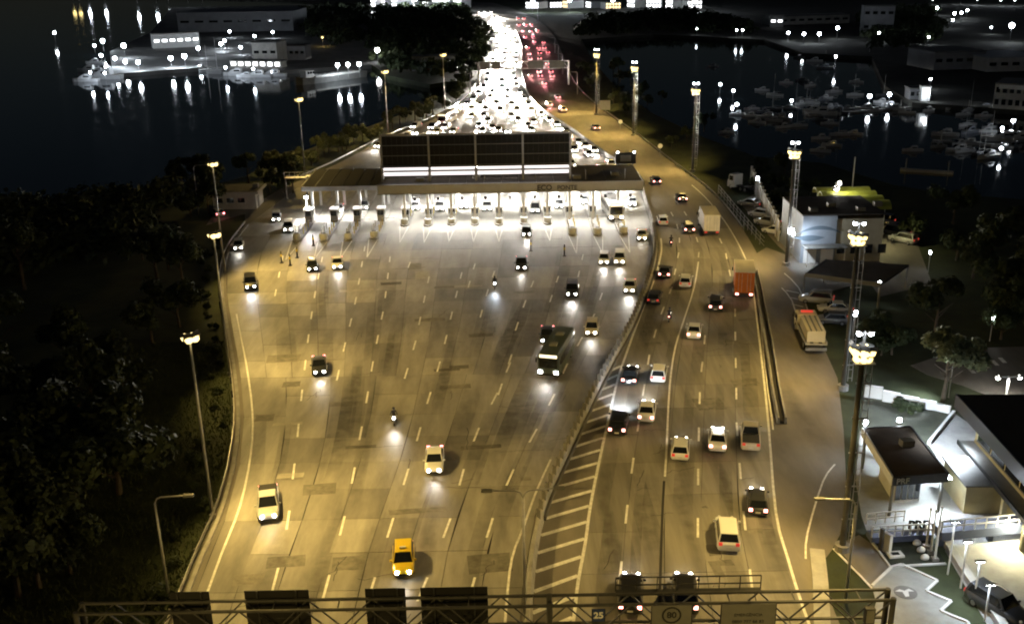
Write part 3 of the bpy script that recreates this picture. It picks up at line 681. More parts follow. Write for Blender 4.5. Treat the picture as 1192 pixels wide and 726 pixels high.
# flatbed tow truck parked on the service road
p = at(942, 396, .01); t = thing('tow_truck', 'pale flatbed tow truck parked on the service road', 'truck', tuple(p), rotz((at(934, 375)-at(950, 410)).normalized())); t.scale = (1.1, 1.25, 1.1)
B().box((0, 0, .75), (1.4, 7.4, .3)).build('chassis', M_DSTEEL, t)
B().box((0, -1.0, 1.1), (2.3, 5.2, .16)).build('flatbed', mat('bed_steel', (.40, .38, .32), .6, noise=.3, nscale=1), t)
for sx in (-1, 1):
    B().box((sx*1.12, -1.0, 1.28), (.1, 5.2, .22)).build('side_rail', M_STEEL, t); B().box((sx*.45, -1.0, 1.22), (.35, 5.0, .08)).build('wheel_track', M_DSTEEL, t)
B().box((0, -1.1, 1.85), (1.9, 4.4, 1.25)).build('cargo_body', paint('cream'), t)
for sx in (-.55, 0, .55): B().box((sx, -1.1, 2.52), (.14, 4.3, .1)).build('cargo_rib', M_GREY, t)
cab(t, 1.75, 3.7, 1.1, 2.2, 'cream', M_HLD); B().box((0, 2.5, 2.46), (1.3, .3, .16)).build('warning_light_bar', M_TLD, t)
B().box((0, -3.7, .6), (2.2, .16, .3)).build('bumper', M_STEEL, t)
wheels_on(t, [(sx*.98, y, .5) for sx in (-1, 1) for y in (-2.4, 2.6)])
# white tractor unit by the fenced yard
p = at(862, 221, .01); t = thing('tractor_unit', 'white lorry cab without trailer beside the fenced yard', 'truck', tuple(p), rotz(Vector((-.55, .83, 0))))
B().box((0, -.6, .8), (1.1, 5.8, .3)).build('chassis', M_DSTEEL, t); cab(t, .7, 2.6, 1.15, 2.9, 'white', M_HLD); B().box((0, -1.9, 1.02), (1.1, 1.1, .14)).build('coupling_plate', M_STEEL, t)
wheels_on(t, [(sx*1.0, y, .5) for sx in (-1, 1) for y in (-2.2, -1.0, 1.6)])
for i, (px, py, c, k) in enumerate([(873, 240, 'grey', 'sedan'), (884, 252, 'silver', 'hatch'), (893, 262, 'silver', 'suv'), (901, 272, 'white', 'hatch')]):
    car(px, py, k, c, ['grey car parked behind the fence next to the white lorry cab', 'silver hatchback second in the row behind the fence', 'silver car third in the row behind the fence', 'white hatchback parked last in the row behind the fence'][i], 'road', lit=False, tail=M_TLD, z=0, rz=.9, group='cars parked behind the fence')
for i, (px, py, c, k) in enumerate([(1032, 268, 'grey', 'suv'), (1041, 275, 'dark', 'van'), (1051, 282, 'silver', 'suv'), (1024, 260, 'dark', 'van')]):
    car(px, py, k, c, ['grey car parked beside the depot, second in the row', 'dark van parked beside the depot, third in the row', 'silver car nearest to the yellow lit wall of the depot', 'dark van parked beside the depot, farthest in the row'][i], 'road', lit=False, tail=M_TLD, z=0, rz=.7, group='vehicles parked beside the depot', cat='van' if k == 'van' else 'car')
car(1160, 712, 'suv', 'dark', 'dark car with white roof load parked by the post fence at lower right', 'road', lit=False, tail=M_TLD, z=.02, rz=PI+.5)
# ------------------------------------------------------------------ motorcycles and riders
def skin_person(joints, edges, name, m, parent_loc, rz, label):
    me = bpy.data.meshes.new(name); me.from_pydata([j[:3] for j in joints], edges, [])
    o = bpy.data.objects.new('tmp', me); COL.objects.link(o)
    mod = o.modifiers.new('skin', 'SKIN')
    for i, j in enumerate(joints):
        sv = me.skin_vertices[0].data[i]; r = j[3]; sv.radius = (r, r); sv.use_root = (i == 0)
    o.modifiers.new('sub', 'SUBSURF').levels = 1
    dg = bpy.context.evaluated_depsgraph_get(); dg.update()
    m2 = bpy.data.meshes.new_from_object(o.evaluated_get(dg)); bpy.data.objects.remove(o)
    m2.name = name; m2.materials.clear(); m2.materials.append(m)
    m2.polygons.foreach_set('use_smooth', [True]*len(m2.polygons))
    return m2
M_CLOTH = mat('dark_jacket', (.03, .03, .035), .9); M_HELM = mat('helmet', (.05, .05, .06), .2, coat=.8); M_SKIN = mat('skin', (.32, .18, .11), .6)
RJ = [(0, -.25, .85, .16), (0, -.16, 1.1, .17), (0, -.05, 1.34, .16), (0, .0, 1.47, .07), (0, .03, 1.58, .09), (0, .05, 1.68, .10),
      (.2, -.03, 1.36, .075), (.33, .2, 1.14, .055), (.33, .45, 1.06, .045), (-.2, -.03, 1.36, .075), (-.33, .2, 1.14, .055), (-.33, .45, 1.06, .045),
      (.16, .1, .82, .095), (.22, .32, .66, .075), (.2, .15, .32, .055), (.2, .26, .26, .05), (-.16, .1, .82, .095), (-.22, .32, .66, .075), (-.2, .15, .32, .055), (-.2, .26, .26, .05)]
RE = [(0, 1), (1, 2), (2, 3), (3, 4), (4, 5), (2, 6), (6, 7), (7, 8), (2, 9), (9, 10), (10, 11), (0, 12), (12, 13), (13, 14), (14, 15), (0, 16), (16, 17), (17, 18), (18, 19)]
RIDER = skin_person(RJ, RE, 'person', M_CLOTH, None, 0, '')
HELM = B().ball((0, .06, 1.68), .155, 10, 6).mesh('helmet', True)
bk = B().loft([[(-.12*k, y, z-.1), (-.14*k, y, z), (-.1*k, y, z+.12), (.1*k, y, z+.12), (.14*k, y, z), (.12*k, y, z-.1)] for y, z, k in ((-.75, .78, .5), (-.4, .72, 1), (0, .7, 1.1), (.35, .8, 1), (.55, .85, .5))]).mesh('fuel_tank', True)
bf = B().path([(0, -.65, .3), (0, -.1, .35), (0, .35, .45), (0, .55, .9)], .06).box((0, .05, .4), (.3, .45, .35)).mesh('frame')
bfork = B().path([(-.08, .68, .3), (-.08, .52, 1.0)], .03).path([(.08, .68, .3), (.08, .52, 1.0)], .03).path([(-.36, .45, 1.03), (0, .52, 1.02), (.36, .45, 1.03)], .022).mesh('handlebar')
bseat = B().box((0, -.35, .84), (.26, .75, .1)).mesh('seat'); bhl = B().ball((0, .66, .86), .14, 8, 5).mesh('headlight'); btl = B().box((0, -.8, .82), (.16, .06, .1)).mesh('taillight')
def moto(px, py, lab, plab, zone, lit=True, cool=False, pw=.8, head=True):
    p = at(px, py, .056); d = lane_dir(p, zone); r = rotz(d)
    t = thing('motorcycle', lab, 'motorcycle', tuple(p), r, 'motorcycles')
    place('fuel_tank', bk, paint('dark'), t); place('frame', bf, M_DSTEEL, t); place('handlebar', bfork, M_STEEL, t); place('seat', bseat, M_TRIM, t)
    place('headlight', bhl, (M_HLC if cool else M_HL) if lit else M_HLD, t); place('taillight', btl, M_TL if zone == 'road' else M_TLD, t)
    for y in (-.62, .68): w_ = place('wheel', W_MOTO[0], M_TYRE, t, (0, y, .3)); place('rim', W_MOTO[1], M_RIM, w_)
    if pw: beam(t, .85, .85, P_BEAM*pw, COOL if cool else HEAD, 6, 66)
    q = thing('person', plab, 'person', tuple(p), r, 'motorcycle riders')
    place('body', RIDER, M_CLOTH, q); place('helmet', HELM, M_HELM, q)
moto(459, 492, 'motorcycle with bright headlight in the middle of the plaza', 'rider in dark clothes on the motorcycle in mid plaza', 'plaza', pw=1.2)
moto(576, 335, 'motorcycle with cold bluish headlight higher up the plaza', 'rider on the motorcycle with the cold bluish headlight', 'plaza', cool=True, pw=.9)
moto(779, 373, 'motorcycle with glowing tail lamp near the gore point', 'rider on the motorcycle near the gore point', 'road', pw=.1)
moto(781, 286, 'unlit motorcycle in the left lane below the canopy barrier end', 'rider on the unlit motorcycle below the canopy barrier end', 'road', lit=False, pw=0)
# ================================================================== LAMP POLES
def flood(root, c, aim, m, s=.55):
    """a floodlight: housing with a glowing lens"""
    a = Vector(aim).normalized(); q = a.to_track_quat('-Z', 'Y').to_matrix()
    h = B().box((0, 0, 0), (s, s*1.3, s*.4)); h.v = [tuple(q @ Vector(v)+Vector(c)) for v in h.v]; ho = h.build('floodlight', M_GREY, root)
    g = B().ball((0, 0, -s*.24), s*.5, 8, 4); g.v = [tuple(q @ Vector(v)+Vector(c)) for v in g.v]; g.build('lens', m, ho)
GPOLE = 'floodlight poles along the left side'
def left_pole(base_px, h, label, aims, power=P_POLE):
    p = at(*base_px); t = thing('floodlight_pole', label, 'lamp post', (p.x, p.y, -.04), 0, GPOLE)
    B().tube((0, 0, 0), (0, 0, .5), .3, .3).build('base', M_CONC, t)
    B().tube((0, 0, .5), (0, 0, h), .17, .09, 10).build('pole', M_STEEL, t, True)
    B().tube((0, 0, h-.25), (0, 0, h-.1), .5, .5, 10).build('lamp_ring', M_STEEL, t)
    for k, (dx, dy) in enumerate([(.42, -.1), (.05, -.45), (-.4, .12), (.15, .38)]):
        flood(t, (dx, dy, h), (dx*.9+.5, dy*.9-.5, -1.2), M_SOD, .7 if base_px[1] > 250 else .95)
    for a in aims: light('SPOT', 'lamp', t, (a[0]*1.1, a[1]*1.1, h-.5), power/len(aims), SODIUM, a, 104, .5, .5)
left_pole((248, 603), 16.9, 'tall floodlight pole nearest the camera on the grassy left verge', [(.8, -.35, -1), (.9, .25, -1)], P_POLE*1.35)
left_pole((268, 437), 17, 'tall floodlight pole second along the left guardrail', [(.75, -.3, -1), (.9, .6, -1)], P_POLE*1.1)
left_pole((262, 318), 17, 'tall floodlight pole in front of the small white building', [(.9, -.4, -.9), (1, .1, -.9)], P_POLE*1.5)
left_pole((355, 204), 16.6, 'floodlight pole by the bushes left of the toll canopy', [(-.1, -1.2, -.8), (-.4, .9, -1)], P_POLE*.6)
left_pole((452, 160), 17, 'floodlight pole behind the left end of the billboard', [(.5, -.5, -1), (-.7, -.1, -1)], P_POLE*1.0)
left_pole((518, 131), 17, 'floodlight pole farthest away beside the queue', [(.7, -.2, -1), (-.7, -.4, -1)], P_POLE*.8)
left_pole((-160, 1300), 17, 'tall floodlight pole on the left verge beside the camera, below the frame', [(1.0, 1.0, -.8)], P_POLE*.55)
def mast(base_px, h, label, aims, power, detail=True):
    p = at(*base_px); t = thing('light_mast', label, 'light mast', (p.x, p.y, -.04), 0, 'light masts along the right carriageway')
    B().tube((0, 0, 0), (0, 0, .6), .6, .6, 10).build('base', M_CONC, t)
    B().tube((0, 0, .6), (0, 0, h-1.2), .26, .19, 10).build('pole', M_DKCONC, t, True)
    b = B()
    for sx in (0, .45): b.bar((.42+sx, -.05, 1), (.36+sx, -.05, h-1), .05)
    b.build('ladder_rail', M_STEEL, t)
    n = int((h-2)/1.0); rm = B().bar((.38, -.05, 0), (.86, -.05, 0), .04).mesh('rung')
    for i in range(n): place('rung', rm, M_STEEL, t, (0, 0, 1.4+i*1.0))
    for i in range(1, 6):
        B().bar((-.3, -.05, h*i/6.2), (.9, -.05, h*i/6.2), .09).build('bracket', M_STEEL, t)
    B().box((.1, 0, h-1.8), (1.5, 1.2, .1)).build('platform', M_STEEL, t)
    for k, (dx, dy) in enumerate([(-.48, -.3), (0, -.5), (.46, -.3), (-.42, .35), (.35, .38)]):
        flood(t, (dx, dy, h-.75), (dx-.5, dy-.25, -1.1), M_SOD, .78)
        flood(t, (dx*.8, dy*.8, h-1.3), (dx-.5, dy-.25, -1.1), M_SOD, .66) if k < 3 else None
    B().tube((0, 0, h-1.2), (0, 0, h+.7), .1, .08).build('top_post', M_STEEL, t)
    for sx in (-.4, .4): flood(t, (sx, -.1, h+.6), (sx-.3, -.5, -.8), M_LED, .42)
    for a in aims: light('SPOT', 'lamp', t, (a[0]*1.2, a[1]*1.2, h-2.2), power/len(aims), SODIUM, a, 112, .6, .5)
mast((980, 640), 18.2, 'light mast with ladder nearest the camera beside the service road', [(-.9, .1, -1), (-.8, -.5, -1)], P_MAST*1.0)
mast((1240, 1300), 18.2, 'light mast with ladder beside the camera, below the frame', [(-.7, .9, -1)], P_MAST*.8)
mast((981, 453), 18.2, 'light mast with ladder beside the low flat roof and tow truck', [(-1, -.2, -1), (-.8, .6, -1)], P_MAST*1.0)
mast((915, 309), 18.2, 'light mast with ladder at the service road mouth by the blue depot', [(-1, .0, -1), (-.8, .6, -1)], P_MAST*1.1)
mast((806, 200), 18.2, 'light mast on the outside of the curve beyond the toll canopy', [(-.8, -.5, -1), (-.6, .7, -1)], P_MAST*1.7)
mast((737, 158), 18.0, 'light mast second farthest along the curving carriageway', [(-.7, -.5, -1), (-.6, .5, -1)], P_MAST*2.1)
mast((694, 134), 18.0, 'light mast farthest along the curving carriageway', [(-.6, -.4, -1), (-.5, 1, -1)], P_MAST*2.4)
def arm_lamp(base, h, arms, label, group='unlit street lamps', r=.09):
    t = thing('street_lamp', label, 'street lamp', tuple(base), 0, group)
    B().tube((0, 0, 0), (0, 0, h-.5), r*1.3, r, 8).build('pole', M_STEEL, t, True)
    for ax, ay in arms:
        B().path([(0, 0, h-.5), (ax*.08, ay*.08, h-.12), (ax*.2, ay*.2, h), (ax, ay, h+.05)], r*.7).build('arm', M_STEEL, t)
        B().box((ax, ay, h+.05), (.75 if abs(ax) > abs(ay) else .3, .3 if abs(ax) > abs(ay) else .75, .16)).build('lamp_head', M_GREY, t)
arm_lamp(at(197, 696, -.04), 8.7, [(2.5, .1)], 'unlit single arm street lamp on the verge above the gantry end')
arm_lamp(at(232, 252, -.04), 9.6, [(3, -.1)], 'unlit single arm street lamp beside the small white building')
arm_lamp(at(611, 724, .0), 10.8, [(-2.5, 0), (2.5, .2)], 'unlit double arm street lamp standing at the tip of the median')
arm_lamp(at(984, 700, .0), 8.6, [(-2.6, .1)], 'unlit single arm street lamp by the nearest light mast')
for i, (bx_, by_, ty_, ax) in enumerate([(548, 116, 84, 2), (557, 100, 74, 2), (572, 66, 48, 2), (672, 110, 84, -2), (650, 70, 52, -2), (646, 62, 44, -2), (626, 26, 9, -2), (655, 86, 63, -2)]):
    p = at(bx_, by_); arm_lamp(p, up(p, bx_, ty_), [(ax, 0)], ['thin unlit street lamp left of the far queue, nearest', 'thin unlit street lamp left of the far queue, just before the far gantry', 'thin unlit street lamp left of the far queue, beyond the far gantry', 'thin unlit street lamp right of the red tail lights, just before the far gantry', 'thin unlit street lamp behind the right end of the far gantry', 'thin unlit street lamp second behind the right end of the far gantry', 'thin unlit street lamp farthest up the bend', 'thin unlit street lamp at the right post of the far gantry'][i], r=.14)

# ================================================================== SIGN GANTRIES
def truss(root, x0, x1, y, z0, z1, m, dep=1.1, step=2.05, w=.12):
    for yy in (y-dep/2, y+dep/2):
        for zz in (z0, z1): B().bar((x0, yy, zz), (x1, yy, zz), w*1.25).build('chord', m, root, world=True)
    n = int(round((x1-x0)/step)); s = (x1-x0)/n
    for i in range(n):
        a, b = x0+i*s, x0+(i+1)*s
        za, zb = (z0, z1) if i % 2 == 0 else (z1, z0)
        for yy in (y-dep/2, y+dep/2): B().bar((a, yy, za), (b, yy, zb), w*.7).build('brace', m, root, world=True)
    for i in range(0, n+1, 2):
        a = x0+i*s
        for zz in (z0, z1): B().bar((a, y-dep/2, zz), (a, y+dep/2, zz), w*.6).build('cross_bar', m, root, world=True)
GZ = 7.0
gl, gr = at(95, 703, GZ), at(1040, 697, GZ); gy = (gl.y+gr.y)/2
t = thing('sign_gantry', 'long steel truss sign gantry spanning the whole road at the bottom edge', 'gantry', (gl.x, gy, 0))
M_TRUSS = mat('truss_paint', (.085, .085, .085), .5, .3, noise=.3, nscale=1.2)
truss(t, gl.x, gr.x, gy, GZ-2.1, GZ, M_TRUSS)
for x in (gl.x, gr.x, at(640, 703, GZ).x):
    for yy in (-.5, .5): B().tube((x, gy+yy, 0), (x, gy+yy, GZ+.1), .2, .18, 8).build('column', M_TRUSS, t, world=True)
# catwalk railing above the truss
r0, r1 = at(718, 697, GZ).x, at(890, 697, GZ).x
for zz in (GZ+.45, GZ+1.0): B().bar((r0, gy+.9, zz), (r1, gy+.9, zz), .07).build('handrail', M_DSTEEL, t, world=True)
for i in range(8):
    x = r0+(r1-r0)*i/7; B().bar((x, gy+.9, GZ), (x, gy+.9, GZ+1.0), .06).build('railing_post', M_DSTEEL, t, world=True)
B().box(((r0+r1)/2, gy+.7, GZ+.02), (r1-r0, .6, .05)).build('catwalk', M_DSTEEL, t, world=True)
# sign panels hung on the far side, seen from behind
for i, (a, b, top, lab) in enumerate([(195, 241, 692, 'black back of a road sign at the left verge end of the gantry'), (282, 357, 692, 'black back of a wide road sign, second from the left on the gantry'), (423, 470, 692, 'black back of a road sign, third from the left on the gantry'), (488, 567, 692, 'black back of a wide road sign, fourth from the left on the gantry')]):
    A, C = at(a, top, GZ+.55), at(b, top, GZ+.55); x0, x1 = A.x, C.x
    s_ = thing('road_sign', lab, 'road sign', ((x0+x1)/2, gy+.85, GZ-2.6), 0, 'sign backs on the gantry')
    hgt = 3.15; n = 3
    for k in range(n):
        B().box((0, 0, hgt*(k+.5)/n), (x1-x0, .06, hgt/n-.02)).build('panel', M_SIGNB, s_)
    for xx in (-.3, .3): B().box((xx*(x1-x0), -.09, hgt/2), (.1, .1, hgt)).build('stiffener', M_DSTEEL, s_)
# signs facing the camera
M_SGREY = mat('sign_grey', (.15, .15, .145), .55, noise=.15, nscale=1); M_SBLUE = mat('sign_blue', (.03, .05, .16), .5); M_TXT = mat('sign_letter_white', (.75, .75, .73), .5); M_TXTD = mat('sign_letter_black', (.02, .02, .02), .6)
def facing(name, label, a, b, ptop, zb, m):
    A, C = at(a, ptop, GZ), at(b, ptop, GZ); zt = GZ+(.05 if ptop < 702 else -.15)
    s_ = thing(name, label, 'road sign', ((A.x+C.x)/2, gy-.75, zb), 0)
    B().box((0, 0, (zt-zb)/2), (C.x-A.x, .06, zt-zb)).build('panel', m, s_)
    for sx in (-1, 1): B().box((sx*(C.x-A.x)/2, 0, (zt-zb)/2), (.05, .09, zt-zb)).build('edge_trim', M_DSTEEL, s_)
    return s_, C.x-A.x, zt-zb
def letters(txt, size, root, x, z, m, y=-.05, bold=0, name='lettering'):
    o = place(name, text_mesh(txt, size, .008, bold), m, root, (x, y, z), (PI/2, 0, 0)); return o
s_, w_, h_ = facing('number_sign', 'small blue square sign with white number 25 on the gantry', 689, 704, 704, GZ-1.05, M_SBLUE)
letters('25', .62, s_, 0, h_*.5, M_TXT, bold=.02)
s_, w_, h_ = facing('speed_sign', 'grey panel with round 80 speed limit on the gantry', 757, 804, 698, GZ-2.5, M_SGREY)
rg = B(); n = 24
rg.add([(math.cos(2*PI*i/n)*r, -.045, math.sin(2*PI*i/n)*r+h_-.72) for r in (.62, .5) for i in range(n)], [(i, n+i, n+(i+1) % n, (i+1) % n) for i in range(n)]); rg.build('ring', M_TXTD, s_)
letters('80', .62, s_, 0, h_-.72, M_TXTD, bold=.012); letters('FISCALIZAÇÃO', .30, s_, 0, h_-1.6, M_TXTD); letters('ELETRÔNICA', .30, s_, 0, h_-2.05, M_TXTD)
s_, w_, h_ = facing('phone_sign', 'wide grey panel with two lines of small text on the gantry', 838, 902, 698, GZ-2.5, M_SGREY)
letters('EMERGÊNCIA', .30, s_, 0, h_-.8, M_TXTD); letters('0800 777 66 83', .32, s_, 0, h_-1.3, M_TXTD)
bx = thing('equipment_cabinet', 'small dark equipment box at the right end of the gantry', 'box', (at(1018, 708, GZ).x, gy-.75, GZ-1.5)); B().box((0, 0, .55), (.6, .35, 1.1)).build('housing', M_DSTEEL, bx); B().box((0, -.19, .55), (.5, .03, .95)).build('door', M_GREY, bx)
# far gantry across the highway
fa, fb = at(557, 100), at(662, 99); fy = (fa.y+fb.y)/2; zt_ = up(Vector((0, fy, 0)), 600, 72); zb_ = up(Vector((0, fy, 0)), 600, 80)
t = thing('far_gantry', 'pale truss gantry over the queue beyond the toll canopy', 'gantry', (fa.x, fy, 0))
xa, xb = at(557, 72, zt_).x, at(662, 72, zt_).x
xa, xb = xa*fy/at(557, 72, zt_).y, xb*fy/at(662, 72, zt_).y
truss(t, xa, xb, fy, zb_, zt_, M_STEEL, 1.2, 2.2, .22)
for x in (xa, xb): B().bar((x, fy, 0), (x, fy, zt_), .5).build('column', M_STEEL, t, world=True)
for k, (u0, u1) in enumerate([(.02, .12), (.14, .24), (.55, .72), (.78, .95)]):
    s_ = thing('road_sign', ['grey sign back on the far gantry, leftmost', 'grey sign back on the far gantry, second from left', 'grey sign on the far gantry over the divider', 'grey sign on the far gantry, rightmost'][k], 'road sign', (xa+(xb-xa)*(u0+u1)/2, fy-.9, zb_), 0, 'signs on the far gantry')
    B().box((0, 0, (zt_-zb_)*.55), ((xb-xa)*(u1-u0), .08, (zt_-zb_)*1.1)).build('panel', M_GREY, s_); B().box((0, .1, (zt_-zb_)*.5), (.2, .1, (zt_-zb_))).build('bracket', M_STEEL, s_)
# white roadside signs right of the curve
for i, (px, py, tpy, w_) in enumerate([(704, 135, 117, 3.0), (768, 183, 168, 1.0), (722, 150, 140, 1.0)]):
    p = at(px, py); h_ = up(p, px, tpy); s_ = thing('roadside_sign', ['square white roadside sign between the two farthest light masts', 'small round sign on a post left of the outer curve mast', 'small round sign on a post by the second farthest mast'][i], 'road sign', tuple(p))
    B().tube((0, 0, 0), (0, 0, h_), .07).build('post', M_STEEL, s_)
    (B().box((0, -.1, h_-w_*.45), (w_, .08, w_*.9)) if i == 0 else B().tube((0, -.08, h_-.4), (0, -.14, h_-.4), .55, .55, 14)).build('panel', M_WHITE, s_)

# ================================================================== TOLL PLAZA
ZF = 5.6
fl, fr = at(440, 226, ZF), at(750, 222, ZF); fy0 = (fl.y+fr.y)/2
CAN = thing('toll_canopy', 'long dark roofed toll canopy with pale fascia over the booths', 'canopy', (0, fy0, 0))
xL, xR = at(440, 226, ZF).x, at(750, 224, ZF).x
ZT = 7.2; yb = at(600, 191, ZT+.4).y
B().box(((xL+xR)/2, fy0+.15, (ZF+ZT)/2), (xR-xL, .3, ZT-ZF)).build('fascia', mat('fascia_panel', (.36, .35, .31), .6, noise=.12, nscale=.5), CAN, world=True)
B().box(((xL+xR)/2, fy0-.03, ZT+.06), (xR-xL+.3, .5, .12)).build('fascia_cap', M_STEEL, CAN, world=True)
B().box(((xL+xR)/2, fy0-.02, ZF+.05), (xR-xL+.1, .4, .1)).build('fascia_base', M_GREY, CAN, world=True)
n = 15; s_ = (xR-xL)/n
for i in range(n):
    B().box((xL+s_*(i+.5), (fy0+.3+yb)/2, ZT-.25+.02*(i % 2)), (s_-.06, yb-fy0-.3, .16)).build('roof_sheet', M_ROOF, CAN, world=True)
B().box(((xL+xR)/2, (fy0+yb)/2+.2, ZF+.35), (xR-xL-.4, yb-fy0-.6, .1)).build('soffit', M_WHITE, CAN, world=True)
B().box(((xL+xR)/2, yb+.1, (ZF+ZT)/2), (xR-xL, .2, ZT-ZF-.2)).build('rear_fascia', M_GREY, CAN, world=True)
B().box((xR-.1, (fy0+yb)/2, (ZF+ZT)/2-.1), (.2, yb-fy0-.4, ZT-ZF-.25)).build('side_fascia', M_GREY, CAN, world=True)
tx = at(647, 219, 6.4).x
place('lettering', text_mesh('ECO', 1.3, .03, .03), mat('logo_dark', (.03, .03, .035), .5), CAN, (at(636, 219, 6.4).x-.3, -.06, 6.32), (PI/2, 0, 0))
place('lettering', text_mesh('PONTE', 1.1, .03, .025), mat('logo_grey', (.06, .06, .065), .5), CAN, (at(655.5, 219, 6.4).x+.75, -.06, 6.28), (PI/2, 0, 0))
# left wing of the canopy, set lower
xW = at(352, 222, 5).x; fy1 = at(400, 222, 5.0).y; yb1 = at(400, 196, 6).y
WING = thing('canopy_wing', 'lower left wing of the toll canopy with dark roof bays', 'canopy', (xW, fy1, 0))
n = 6; s_ = (xL-xW)/n
for i in range(n): B().box((xW+s_*(i+.5), (fy1+yb1)/2, 5.75+.03*(i % 2)), (s_-.1, yb1-fy1, .2)).build('roof_sheet', mat('wing_roof', (.035, .032, .03), .8), WING, world=True)
for i in range(n+1): B().box((xW+s_*i, (fy1+yb1)/2, 5.9), (.14, yb1-fy1, .1)).build('roof_rib', M_DSTEEL, WING, world=True)
B().box(((xW+xL)/2, fy1-.1, 5.45), (xL-xW, .2, .8)).build('fascia', M_WHITE, WING, world=True)
B().box(((xW+xL)/2, (fy1+yb1)/2, 5.2), (xL-xW-.4, yb1-fy1-.5, .1)).build('soffit', M_WHITE, WING, world=True)
# walkway frames left of the wing
for i, (a, b, tp, bt) in enumerate([(332, 356, 197, 207), (356, 384, 194, 205)]):
    A, C = at(a, bt, 4.5), at(b, bt, 4.5); f_ = thing('roof_walkway', ['steel walkway frame at the far left end of the canopy wing', 'steel walkway frame on the roof corner of the canopy wing'][i], 'walkway', (A.x, A.y, 0))
    w_ = C.x-A.x
    B().box((w_/2, 0, 4.5), (w_, 1.6, .15)).build('deck', M_STEEL, f_)
    for zz in (5.1, 5.7): B().bar((0, -.75, zz), (w_, -.75, zz), .08).build('rail', M_STEEL, f_)
    for k in range(5): B().bar((w_*k/4, -.75, 4.5), (w_*k/4, -.75, 5.7), .07).build('railing_post', M_STEEL, f_)
    for k in (0, 1): B().bar((w_*k, 0, 0), (w_*k, 0, 4.5), .2).build('column', M_STEEL, f_)
# islands, booths, columns
NOSE = [(345, 281), (376, 281), (405, 280), (435, 278), (471, 263), (498, 263), (525.5, 262), (552.7, 262), (581, 262), (610, 261), (637.6, 261), (667, 274), (696, 274), (726, 273)]
isl = B()
def island_mesh(L):
    w = .8; pts = [(-w, 0), (-w*.7, -.9), (0, -1.3), (w*.7, -.9), (w, 0), (w, L), (-w, L)]
    return B().prism(pts, 0, .24).mesh('kerb_base')
M_BOOTH = mat('booth_panel', (.5, .51, .5), .5, noise=.15, nscale=1)
M_CUSH = mat('crash_cushion', (.62, .62, .58), .6, noise=.2, nscale=2); M_YEL = mat('hazard_yellow', (.6, .45, .03), .6)
booth_b = B().box((0, 0, .55), (1.25, 2.0, 1.1)).mesh('booth_base'); booth_g = B().box((0, 0, 1.6), (1.2, 1.94, 1.0)).mesh('window_band'); booth_r = B().box((0, 0, 2.22), (1.45, 2.3, .24)).mesh('booth_roof')
booth_f = B()
for sx in (-1, 1):
    for sy in (-1, 0, 1): booth_f.box((sx*.6, sy*.95, 1.6), (.1, .1, 1.0))
booth_f = booth_f.mesh('window_frame')
nose_m = B().loft([[(r*math.cos(2*PI*i/12), r*math.sin(2*PI*i/12), z) for i in range(12)] for r, z in ((.62, .24), (.66, .5), (.66, 1.05), (.55, 1.2))]).mesh('nose_cushion')
nose_d = B().box((0, .05, 1.23), (.7, .5, .06)).mesh('nose_cap')
col_m = B().box((0, 0, 2.75), (.4, .4, 5.3)).mesh('column'); lite = B().box((0, 0, 0), (.9, 1.5, .12)).mesh('light_panel')
post_m = B().box((0, 0, .6), (.12, .12, 1.2)).mesh('guard_post'); arm_m = B().box((1.2, 0, .95), (2.3, .07, .09)).mesh('barrier_arm'); sig_m = B().box((0, 0, 2.3), (.5, .2, .6)).mesh('lane_signal')
